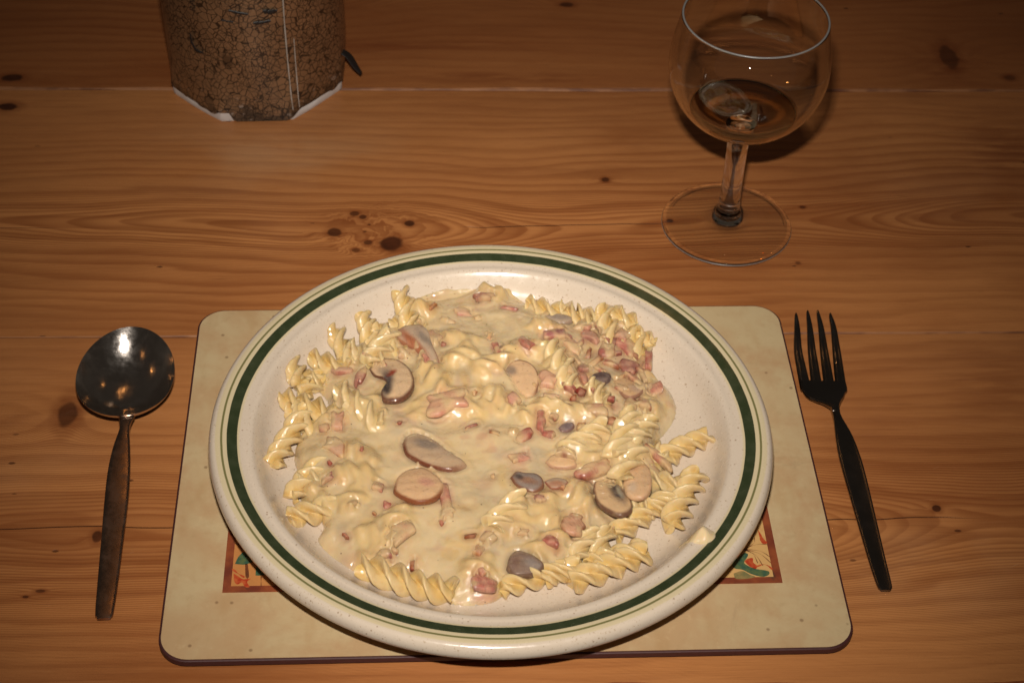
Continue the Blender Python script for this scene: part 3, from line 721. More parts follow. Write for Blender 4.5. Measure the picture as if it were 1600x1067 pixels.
# ------------------------------------------------------------------ pasta spirals
def fusilli_mesh(L, R, pitch, phase, bend, nb, seed):
    r = np.random.default_rng(seed); n, k = 70, 42
    V = []; F = []
    rip = r.normal(size=(n + 6, 3)) * .05
    for i in range(n):
        u = i / (n - 1); xx = (u - .5) * L; tw = phase + 2 * math.pi * xx / pitch * (1 + .12 * math.sin(3 * u + seed))
        endt = 1 - .10 * (abs(2 * u - 1) ** 6)
        cy_, cz_ = bend * ((2 * u - 1) ** 2 - .33) , bend * .35 * math.sin(3 * u)
        for j in range(k):
            a = 2 * math.pi * j / k; lo = (.5 + .5 * math.cos(nb * (a - tw))); b = int(round(nb * (a - tw) / (2 * math.pi))) % 3
            rr = R * (.26 + (.74 + rip[i // 8, b]) * lo ** 1.0) * endt
            # the blades curl a little
            aa = a + .22 * lo
            V.append((xx + .0010 * math.sin(nb * a) * (1 if u > .5 else -1) * (abs(2 * u - 1) ** 8), cy_ + rr * math.cos(aa), cz_ + rr * math.sin(aa)))
    for i in range(n - 1):
        for j in range(k):
            j2 = (j + 1) % k; F.append((i * k + j, i * k + j2, (i + 1) * k + j2, (i + 1) * k + j))
    V.append(tuple(np.mean(V[:k], axis=0))); V.append(tuple(np.mean(V[(n - 1) * k:n * k], axis=0)))
    for j in range(k):
        j2 = (j + 1) % k; F.append((n * k, j2, j)); F.append((n * k + 1, (n - 1) * k + j, (n - 1) * k + j2))
    me = bpy.data.meshes.new('pasta_spiral'); me.from_pydata(V, [], F); me.update()
    me.polygons.foreach_set('use_smooth', np.ones(len(me.polygons), bool)); me.materials.append(m_bare)
    me.set_sharp_from_angle(angle=math.radians(70))
    return me, np.array(V)
FL = [.013, .018, .024, .031, .038, .046]
FUSL = [fusilli_mesh(L_, .0061 + .0003 * (s % 3), .0245 + .0018 * (s % 3), s * 1.1, .0014 * ((s % 3) - 1) * L_ / .034, 3, s) for s, L_ in enumerate(FL + FL)]
FUS = [FUSL[k] for k in (3, 4, 9, 10, 3, 9, 4)]
PCOLT = np.array([0.62, 0.44, 0.19])
def pick(a, b, lift, q):
    L = np.linalg.norm((on_meal(*b, lift) - on_meal(*a, lift))[:2]); k = int(np.argmin([abs(math.log(L / l)) for l in FL])); return k + 6 * (q % 2)
def pose(a, b, lift, roll, tilt=0.0, scale=1.0, idx=0, sit=.72):
    """matrix for a spiral seen from pixel a to pixel b"""
    p, q = on_meal(*a, lift), on_meal(*b, lift); c = (p + q) / 2; d = q - p; L = np.linalg.norm(d[:2]); yaw = math.atan2(d[1], d[0])
    Lm = FL[idx % 6]; sx = L / Lm
    R = .0070 * scale; fl_ = float(plate_z(c[0], c[1])); 
    z = max(fl_ + R * sit, c[2] - R * .35)
    M = Matrix.Translation((c[0], c[1], z)) @ Matrix.Rotation(yaw, 4, 'Z') @ Matrix.Rotation(-tilt, 4, 'Y') @ Matrix.Rotation(roll, 4, 'X') @ Matrix.Diagonal((sx, scale, scale, 1))
    return M
def apply(M, V): M = np.array(M); return V @ M[:3, :3].T + M[:3, 3]
SPIRALS = [
 ((627, 462), (650, 528), .004, .3, -.25, .95, 'b', 'pasta spiral standing up behind the left mushrooms, its end two pointed petals'),
 ((570, 492), (583, 550), .003, 1.0, -.1, .92, 'b', 'bare pasta spiral upright at the upper left edge, next left of the two-petalled end'),
 ((521, 508), (552, 562), .002, 2.2, 0, .9, 'b', 'curled pasta spiral at the upper left edge, above the small left mushroom'),
 ((483, 556), (545, 570), .002, .6, 0, .9, 'b', 'pasta spiral lying crosswise above the topmost of the left-edge spirals'),
 ((456, 556), (472, 618), .001, 1.7, 0, .9, 'b', 'pasta spiral pointing away at the left edge, its rounded end on bare plate'),
 ((502, 578), (470, 618), .005, 2.9, .1, .85, 'b', 'short pasta spiral leaning across others near the left edge'),
 ((437, 614), (522, 643), .003, .2, .05, 1.05, 'b', 'large golden pasta spiral overhanging the left edge with a dark shadow under it'),
 ((480, 652), (426, 728), .001, 1.4, 0, 1.0, 'b', 'ribbed pasta spiral at the leftmost rim of the heap, below the large golden one'),
 ((512, 700), (456, 782), .001, 2.4, 0, 1.0, 'b', 'sauce-streaked pasta spiral second from the left rim of the heap'),
 ((450, 808), (522, 782), .001, .9, 0, .95, 'b', 'pasta spiral with hollow end at the lower left edge of the heap'),
 ((562, 893), (708, 930), .001, .1, 0, 1.08, 'b', 'longest golden pasta spiral along the bottom edge, left of the centre'),
 ((782, 918), (885, 893), .001, 1.9, 0, .92, 'b', 'pasta spiral along the bottom edge under the grey mushroom cap'),
 ((893, 918), (1008, 872), .001, .5, .03, 1.05, 'b', 'pasta spiral at the lower right edge with a square-cut end'),
 ((915, 880), (1010, 857), .005, 2.6, .02, .92, 'b', 'pasta spiral lying on top of the square-cut one at lower right'),
 ((960, 843), (1045, 786), .001, 1.2, .05, .95, 'b', 'pasta spiral between the big grey-gilled mushroom and the ribbed right spiral'),
 ((1048, 830), (1088, 750), .001, .1, 0, 1.12, 'b', 'ribbed pasta spiral lying apart at the right edge, below the twisted one'),
 ((1012, 716), (1107, 682), .001, 2.0, .05, .95, 'b', 'twisted golden pasta spiral reaching furthest right over bare plate'),
 ((822, 472), (882, 490), .002, .8, 0, .92, 'b', 'pasta spiral at the far edge, leftmost of the row behind the ham'),
 ((874, 482), (928, 503), .003, 2.0, 0, .92, 'b', 'pasta spiral at the far edge, second of the row behind the ham'),
 ((940, 482), (962, 528), .004, 0., -.2, .95, 'b', 'pasta spiral with one upright pointed blade at the far right edge'),
 ((955, 494), (992, 512), .001, 1.6, 0, .85, 'b', 'small pasta spiral tucked behind the upright pointed blade'),
 ((985, 508), (1008, 556), .003, 2.5, 0, .92, 'b', 'golden pasta spiral right of the big glossy ham piece'),
 ((996, 524), (1022, 540), .001, .4, 0, .7, 'b', 'small pasta end sticking out at the far right edge'),
 ((860, 532), (893, 602), .0052, .9, 0, 1.05, 'c', 'cream-coated pasta spiral sticking up in the upper middle of the heap'),
 ((990, 636), (960, 712), .0060, .3, .05, 1.0, 'c', 'cream-coated pasta spiral slanting at the right of the heap'),
 ((1022, 655), (962, 700), .0045, 1.5, 0, .95, 'c', 'cream-coated pasta spiral crossing under the slanting one at the right'),
 ((1000, 690), (968, 748), .0045, 2.3, 0, .95, 'c', 'cream-coated pasta spiral just above the pinkish mushroom slice'),
 ((898, 876), (932, 822), .003, .5, 0, .95, 'c', 'cream-coated pasta spiral on end at the lower right, left of two'),
 ((936, 872), (950, 826), .002, 1.8, 0, .9, 'c', 'cream-coated pasta spiral on end at the lower right, right of two'),
 ((1008, 738), (1062, 765), .002, 1.1, 0, .9, 'c', 'pale pasta spiral between the pinkish mushroom slice and the plate'),
 ((528, 606), (596, 656), .0045, .7, 0, 1.0, 'c', 'cream-coated pasta spiral with wide blades below the left mushroom slice'),
 ((572, 566), (612, 520), .0035, 1.9, 0, .9, 'c', 'cream-coated pasta spiral between the upper left spirals and the mushroom'),
 ((765, 822), (815, 772), .0040, 1.2, 0, .95, 'c', 'cream-coated pasta spiral low in the middle, above the grey mushroom cap'),
 ((945, 628), (925, 592), .0045, .2, 0, .8, 'c', 'pale pasta spiral among the ham at the upper right'),
 ((880, 705), (948, 662), .0035, 2.6, 0, 1.0, 'c', 'cream-coated pasta spiral under the orange-brown bit at the right'),
 ((462, 588), (505, 598), .002, .5, 0, .9, 'b', 'pasta spiral squeezed between two others at the upper left edge'),
 ((545, 545), (600, 560), .004, 1.4, 0, .9, 'c', 'sauce-streaked pasta spiral left of the dark-gilled mushroom'),
 ((590, 512), (628, 545), .003, 2.2, 0, .9, 'b', 'yellow pasta spiral under the standing two-petalled one'),
 ((455, 640), (500, 668), .001, .9, 0, .9, 'b', 'pasta spiral tucked under the large golden one at the left'),
 ((468, 752), (530, 742), .002, 2.8, 0, .9, 'c', 'cream-streaked pasta spiral above the hollow-ended one'),
 ((900, 492), (948, 505), .002, .2, 0, .85, 'b', 'pasta spiral at the far edge, third of the row behind the ham'),
 ((1000, 800), (1052, 782), .004, 1.0, 0, .85, 'b', 'short pasta spiral left of the ribbed one lying apart'),
 ((850, 905), (905, 885), .003, .3, 0, .85, 'b', 'pasta spiral bridging the two lower right edge spirals'),
 ((975, 770), (1012, 800), .004, 1.7, 0, .9, 'c', 'cream-coated pasta spiral under the oval grey-streaked mushroom'),
 ((1020, 690), (1040, 728), .003, 2.0, 0, .85, 'c', 'pale pasta spiral behind the burnt-ended ham strip'),
 ((612, 505), (664, 512), .001, 1.3, 0, .85, 'c', 'pale pasta spiral lying behind the long brown mushroom slice'),
]
placed = []
for q, (a, b, lift, roll, tilt, sc_, kind, lab) in enumerate(SPIRALS):
    kq = pick(a, b, lift, q); me, V0 = FUSL[kq]
    M = pose(a, b, lift, roll, tilt, sc_, kq)
    if kind == 'c': M = Matrix.Translation((0, 0, .0006)) @ M
    o = bpy.data.objects.new('pasta_spiral', me); COL.objects.link(o); o.matrix_world = M
    if kind == 'c': o.material_slots[0].link = 'OBJECT'; o.material_slots[0].material = m_coat
    tag(o, lab, 'pasta', 'pasta spirals in the creamy sauce')
    Vw = apply(M, V0); placed.append((Vw, kind))
# spirals wholly under the sauce shape its surface
buried = []
for (a, b, lift) in [((745, 455), (790, 462), .001), ((740, 575), (800, 552), .0025), ((665, 560), (695, 610), .002), ((690, 640), (730, 610), .0015), ((815, 650), (870, 620), .003), ((905, 725), (950, 700), .002), ((890, 745), (920, 800), .002),
                     ((830, 860), (880, 830), .002), ((610, 850), (560, 820), .0015), ((540, 690), (590, 720), .002), ((520, 730), (590, 745), .0025), ((530, 790), (570, 760), .0025), ((640, 790), (600, 820), .0015), ((760, 600), (800, 640), .0022), ((880, 560), (840, 600), .0015),
                     ((690, 520), (750, 530), .0012), ((830, 500), (880, 515), .002), ((1000, 590), (1030, 560), .001), ((630, 480), (680, 486), .0005), ((850, 790), (880, 820), .002), ((770, 870), (720, 890), .0012), ((560, 640), (600, 615), .002), ((500, 670), (530, 640), .002),
                     ((600, 600), (650, 590), .001), ((870, 640), (930, 640), .002), ((1000, 620), (1035, 650), .0005), ((700, 560), (740, 540), .002), ((560, 870), (610, 875), .001), ((480, 760), (510, 800), .0015), ((720, 640), (790, 640), .001), ((790, 545), (850, 540), .002)]:
    kq = pick(a, b, lift, rnd.randrange(2)); me, V0 = FUSL[kq]; buried.append(apply(pose(a, b, lift, rnd.random() * 6, 0, rnd.uniform(.95, 1.15), kq), V0))
for k in range(34):
    i, j = rnd.randrange(NY), rnd.randrange(NX)
    if SD[i, j] < .010 or calm[i, j] > .35: continue
    me, V0 = FUS[rnd.randrange(7)]; yaw = rnd.random() * 6.3; z = pool[i, j] - .0052 + rnd.uniform(-.001, .0018)
    M = Matrix.Translation((gx[j], gy[i], z)) @ Matrix.Rotation(yaw, 4, 'Z') @ Matrix.Rotation(rnd.uniform(-.15, .15), 4, 'Y') @ Matrix.Rotation(rnd.random() * 6, 4, 'X')
    buried.append(apply(M, V0))
for Vw in buried: splat(Vw, np.tile(PCOLT * [1, 1.02, 1.1], (len(Vw), 1)))
for Vw, kind in placed: splat(Vw - [0, 0, .0014 if kind == 'c' else .0026], np.tile(PCOLT, (len(Vw), 1)))

# ------------------------------------------------------------------ how the sauce drapes over the pasta
has = TOP > -.5
T0 = np.maximum(np.where(has, TOP, pool - .004), pool - .004)
Tb = blur(T0, .0013); Tb2 = blur(T0, .0030)
cover = .0006 + .0005 * np.clip(noise2(.007, 8), -1.5, 1.5)
dr = np.minimum(Tb, T0 + .0012) * .65 + Tb2 * .35 + cover
kk = 1400.0
S = np.log(np.exp((pool - .02) * kk) + np.exp((dr - .02) * kk)) / kk + .02
S = S * (1 - .55 * calm) + (pool + .0003) * .55 * calm + (noise2(.0055, 91) * .00022 + noise2(.009, 92) * .0003)
S = np.where(SD > 0, S, pool)
SURF = np.where(SD > 0, S, np.where(has, np.maximum(TOP, PZ), PZ)); SURF2 = blur(SURF, .002)
PTOP, PCOL = TOP.copy(), TCOL.copy(); TOP[:] = -1
PRESS = []
def on_surf(px, py):
    z = .024
    for _ in range(9): p = at(px, py, z); z = .5 * z + .5 * sample(SURF2, p[0], p[1])
    return at(px, py, z)

# ------------------------------------------------------------------ slices and cubes
CLING = noise2(.0035, 77) * .6 + noise2(.0075, 78) * .8
def chunk(name, outline, lift, thick, colf, label, cat, group, cling=1.5, tilt=(0, 0), dome_=.3, sunk=.0008, rings=9, jit=.02):
    """lens-shaped slab with an outline traced at its own height; colf(u, v, s) -> colour; u, v in pixels from the centre"""
    pc = np.mean(outline, axis=0)
    hts = sorted(float(on_surf(a * .7 + pc[0] * .3, b * .7 + pc[1] * .3)[2]) for a, b in outline)
    z0 = hts[int(len(hts) * .65)] + thick * .30 + (lift - .004) * .25
    O = curve_pts([list(at(a, b, z0)[:2]) + [0] for a, b in list(outline) + [outline[0]]], 6 * len(outline) + 1)[:-1, :2]
    OP = curve_pts([list(p) + [0] for p in list(outline) + [outline[0]]], 6 * len(outline) + 1)[:-1, :2]
    cen = O.mean(0); pcn = OP.mean(0); n = len(O); V = []; C = []; F = []
    r_ = np.random.default_rng(int(pc[0] * 7 + pc[1]))
    ss_ = list(np.linspace(0, .94, rings)) + [1.0, 1.0, .93]
    hs = [thick * (1 - dome_ * (s ** 3)) for s in ss_[:rings]] + [thick * (1 - dome_) * .62, thick * .15, 0]
    ph = r_.random(3) * 6
    for q, s in enumerate(ss_):
        for k in range(n):
            w = cen + (O[k] - cen) * s; pu = pcn + (OP[k] - pcn) * s - pc
            h = hs[q] + (thick * jit * (math.sin(pu[0] * .35 + ph[0]) + math.sin(pu[1] * .42 + ph[1])) if q < rings else 0)
            dz = tilt[0] * (w[0] - cen[0]) + tilt[1] * (w[1] - cen[1])
            V.append((w[0] - cen[0], w[1] - cen[1], h + dz)); C.append(colf(pu[0], pu[1], s if q < rings else 1.05, q))
    for q in range(len(ss_) - 1):
        for k in range(n):
            k2 = (k + 1) % n; F.append((q * n + k, (q + 1) * n + k, (q + 1) * n + k2, q * n + k2))
    F.append(tuple(range((len(ss_) - 1) * n, len(ss_) * n)))
    V = np.array(V); C = np.array(C)
    # patches of cream sauce cling to it
    jj = np.clip(((V[:, 0] + cen[0] - gx[0]) / GS).round().astype(int), 0, NX - 1); ii = np.clip(((V[:, 1] + cen[1] - gy[0]) / GS).round().astype(int), 0, NY - 1)
    cl = np.clip((CLING[ii, jj] - cling) / .9 + .5, 0, 1); cl = (cl * cl * (3 - 2 * cl) * .72)[:, None]
    C = C * (1 - cl) + np.array([.52, .38, .195]) * cl
    loc = np.array([cen[0], cen[1], z0 - thick * .80 - sunk * 0])
    splat(V[:(rings + 1) * n] + loc, C[:(rings + 1) * n])
    if label is None: return None
    o = mesh_obj(name, V, F, gfo.m); set_color(o.data, C); o.location = loc
    tag(o, label, cat, group); return o
def dens(pts_n): return pts_n
SKIN = np.array([.095, .036, .020]); FLESH = np.array([.56, .385, .225]); FLESHG = np.array([.40, .29, .195]); GILL = np.array([.040, .030, .028]); GREY = np.array([.15, .12, .10])
def lerp(a, b, t): t = min(max(t, 0), 1); return np.asarray(a) * (1 - t) + np.asarray(b) * t
def smooth(t): t = min(max(t, 0), 1); return t * t * (3 - 2 * t)
def mush(flesh, gills, skin=SKIN, skin_dir=None, rim=.84, spots=()):
    """gills: list of (u, v, ru, rv, rot, colour, amount)"""
    def f(u, v, s, q):
        c = flesh
        for (gu, gv, ru, rv, ro, col, am) in gills:
            du, dv = u - gu, v - gv; a, b = du * math.cos(ro) + dv * math.sin(ro), -du * math.sin(ro) + dv * math.cos(ro)
            e = math.hypot(a / ru, b / rv); c = lerp(c, col, am * smooth(1.35 - e))
        k = smooth((s - rim) / .10)
        if skin_dir is not None:
            L = math.hypot(u, v) + 1e-6; k *= smooth(.5 + 1.3 * (u * skin_dir[0] + v * skin_dir[1]) / L)
        return lerp(c, skin, k)
    return f
MG = 'mushroom slices in the sauce'
chunk('mushroom_slice', [(575, 572), (584, 558), (600, 553), (622, 557), (640, 572), (648, 594), (644, 613), (630, 626), (612, 629), (598, 626), (595, 612), (604, 600), (596, 588), (584, 583)], .0045, .0042,
      mush(FLESH, [(-6, 8, 12, 26, .15, GILL * 1.6, 1), (2, -8, 4, 9, .9, [.22, .02, .01], .95), (-14, -14, 8, 7, 0, GREY, .5), (-4, 20, 8, 10, 0, GILL, .9)], SKIN, None, .85),
      'mushroom slice with dark curled gills and a red spot, left of the middle', 'mushroom', MG, tilt=(.05, -.10))
chunk('mushroom_slice', [(620, 516), (632, 510), (655, 508), (668, 516), (676, 536), (688, 562), (684, 570), (668, 560), (648, 545), (628, 534), (619, 526)], .0048, .0046,
      mush(FLESHG, [(8, -6, 18, 7, .6, GREY, .7), (-8, 2, 34, 7, .72, [.30, .09, .035], .9)], [.26, .10, .05], (-.3, 1), .80), 'long brown-edged mushroom slice lying edge on above the gilled one', 'mushroom', MG, tilt=(0, .12))
chunk('mushroom_slice', [(790, 576), (797, 565), (812, 561), (830, 568), (841, 582), (843, 600), (836, 614), (822, 616), (808, 604), (800, 590)], .0030, .0032,
      mush(FLESH * [.98, .93, .88], [(-20, -10, 12, 8, .6, GREY, .8)], [.15, .06, .03], (1, -.6), .84), 'half-round mushroom slice with thin brown rim in the middle of the heap', 'mushroom', MG, tilt=(.06, .05))
chunk('mushroom_slice', [(628, 690), (634, 677), (650, 672), (676, 682), (700, 702), (728, 722), (722, 731), (700, 736), (675, 730), (652, 720), (634, 708)], .0032, .0040,
      mush(FLESHG * [1.05, 1, .9], [(-4, -12, 26, 10, .3, GREY * 1.1, .8), (20, 2, 20, 10, .4, [.42, .30, .2], .6)], [.13, .04, .02], (-.55, 1), .80), 'large mushroom slice half under sauce with brown crescent edge, centre left', 'mushroom', MG, tilt=(-.02, -.10))
chunk('mushroom_slice', [(615, 757), (622, 738), (640, 727), (662, 725), (682, 738), (694, 756), (690, 772), (676, 784), (650, 787), (628, 778), (615, 768)], .0040, .0042,
      mush(FLESH * [1, .92, .86], [(14, -2, 14, 9, .3, [.50, .23, .17], .7)], [.19, .06, .022], (-.25, 1), .82), 'round mushroom slice with thick orange-brown lower rim below the centre', 'mushroom', MG, tilt=(.03, -.14))
chunk('mushroom_slice', [(797, 744), (806, 735), (822, 737), (838, 738), (848, 746), (850, 758), (838, 767), (822, 765), (806, 757)], .0048, .0036,
      mush(GREY * 1.5, [(0, 2, 20, 6, .2, [.22, .10, .05], .7), (-14, -4, 8, 5, .4, GILL, .8)], [.17, .07, .035], None, .78), 'small shiny dark mushroom piece right of the centre', 'mushroom', MG)
chunk('mushroom_slice', [(850, 752), (862, 746), (878, 746), (888, 752), (880, 760), (862, 762)], .0042, .0026, mush(FLESHG * .9, [(0, 3, 16, 5, 0, [.30, .13, .07], .8)], [.24, .09, .05], None, .8),
      'small brown-edged mushroom sliver beside the shiny dark piece', 'mushroom', MG)
chunk('mushroom_slice', [(926, 762), (929, 745), (940, 737), (955, 736), (970, 746), (982, 768), (989, 792), (984, 805), (968, 811), (948, 802), (932, 786)], .0062, .0040,
      mush(FLESH * [1, .96, .88], [(8, -4, 13, 26, -.45, GILL * 1.5, 1), (12, -2, 4, 14, -.4, [.35, .33, .25], .7)], [.10, .045, .028], None, .86), 'large oval mushroom slice with a dark grey gill streak at lower right', 'mushroom', MG, tilt=(-.06, -.22))
chunk('mushroom_slice', [(974, 752), (978, 733), (990, 719), (1004, 716), (1015, 726), (1019, 748), (1017, 768), (1007, 781), (990, 781), (978, 770)], .0050, .0040,
      mush(FLESH * [1.02, .95, .90], [(-10, 14, 8, 10, 0, [.45, .38, .30], .5)], [.34, .19, .11], (1, .1), .90), 'smooth pinkish-cream mushroom slice standing right of the grey-streaked one', 'mushroom', MG, tilt=(.10, -.18))
chunk('mushroom_piece', [(791, 884), (796, 866), (808, 858), (826, 862), (842, 871), (851, 881), (842, 892), (822, 897), (802, 896)], .0040, .0052,
      mush([.20, .135, .10], [(14, 4, 16, 9, .3, [.26, .22, .19], .7), (-14, 0, 8, 12, 0, [.16, .085, .06], .6)], [.13, .075, .05], None, .8), 'grey-brown mushroom cap at the bottom edge of the heap', 'mushroom', MG)
chunk('mushroom_slice', [(922, 588), (930, 582), (944, 580), (955, 585), (952, 595), (938, 600), (925, 598)], .0042, .0036, mush([.17, .12, .10], [(0, -2, 12, 5, 0, [.08, .05, .045], .9)], [.09, .055, .05], None, .75),
      'dark wet mushroom fold among the ham at the upper right', 'mushroom', MG)
chunk('mushroom_slice', [(960, 592), (974, 586), (992, 596), (1006, 606), (1000, 616), (984, 622), (968, 612)], .0050, .0036, mush(FLESH * [.9, .82, .74], [(10, 4, 12, 6, .3, [.36, .24, .17], .7)], [.25, .13, .08], (0, 1), .84),
      'tan mushroom slice near the right edge, over a dark hollow', 'mushroom', MG, tilt=(0, -.1))
chunk('mushroom_slice', [(852, 720), (862, 710), (880, 708), (896, 716), (902, 726), (884, 730), (862, 728)], .0040, .0030, mush(FLESH * [.98, .92, .84], [], [.38, .22, .13], (0, 1), .86), 'cream-covered mushroom edge above the shiny dark piece', 'mushroom', MG)
chunk('mushroom_slice', [(848, 494), (866, 489), (884, 491), (896, 497), (888, 504), (866, 503)], .0030, .0026, mush([.36, .27, .19], [(0, 0, 16, 4, 0, [.22, .18, .15], .6)], [.25, .17, .12], None, .8), 'thin grey mushroom strip near the far edge', 'mushroom', MG)
chunk('mushroom_slice', [(872, 668), (880, 661), (893, 659), (898, 664), (890, 672), (878, 674)], .0036, .0028, mush([.20, .15, .14], [(0, 0, 8, 5, 0, [.12, .08, .08], .6)], [.17, .10, .09], None, .75), 'little grey mushroom bit left of the orange-brown one', 'mushroom', MG)

PINK = np.array([.43, .185, .125]); PALE = np.array([.50, .305, .19]); MAUVE = np.array([.27, .115, .085]); RED = np.array([.17, .022, .014]); BROWN = np.array([.20, .058, .020]); ROSE = np.array([.34, .105, .075]); ORNG = np.array([.38, .15, .04])
def hamc(col, edge, am=.8, sd=0):
    ph = (sd * 1.7) % 6.28
    def f(u, v, s, q):
        c = lerp(col, PALE * 1.05, .45 * smooth(.5 + .9 * math.sin(u * .30 + v * .17 + ph) * math.sin(v * .33 - u * .1 + ph)))
        return lerp(c, edge, am * smooth((s - .70) / .28) * (.55 + .45 * math.sin(u * .2 + ph)))
    return f
HG = 'ham pieces in the sauce'
def ham(cx, cy, w, h, rot, col, edge, lift, label, thick=.0032, tilt=(0, 0)):
    n = 11; r_ = np.random.default_rng(int(cx * 3 + cy)); P = []; rot = rot + r_.uniform(-.3, .3)
    for k in range(n):
        a = 2 * math.pi * k / n; ca, sa = math.cos(a), math.sin(a); e = 1.0 + r_.uniform(-.30, .22)
        x = math.copysign(abs(ca) ** .62, ca) * w / 2 * e; y = math.copysign(abs(sa) ** .62, sa) * h / 2 * e
        P.append((cx + x * math.cos(rot) - y * math.sin(rot), cy + x * math.sin(rot) + y * math.cos(rot)))
    tilt = (r_.uniform(-.3, .3), r_.uniform(-.4, .15))
    return chunk('ham_piece', P, lift, thick, hamc(col, edge, .8, cx), label, 'ham', HG, cling=.05, tilt=tilt, rings=6, jit=.04)
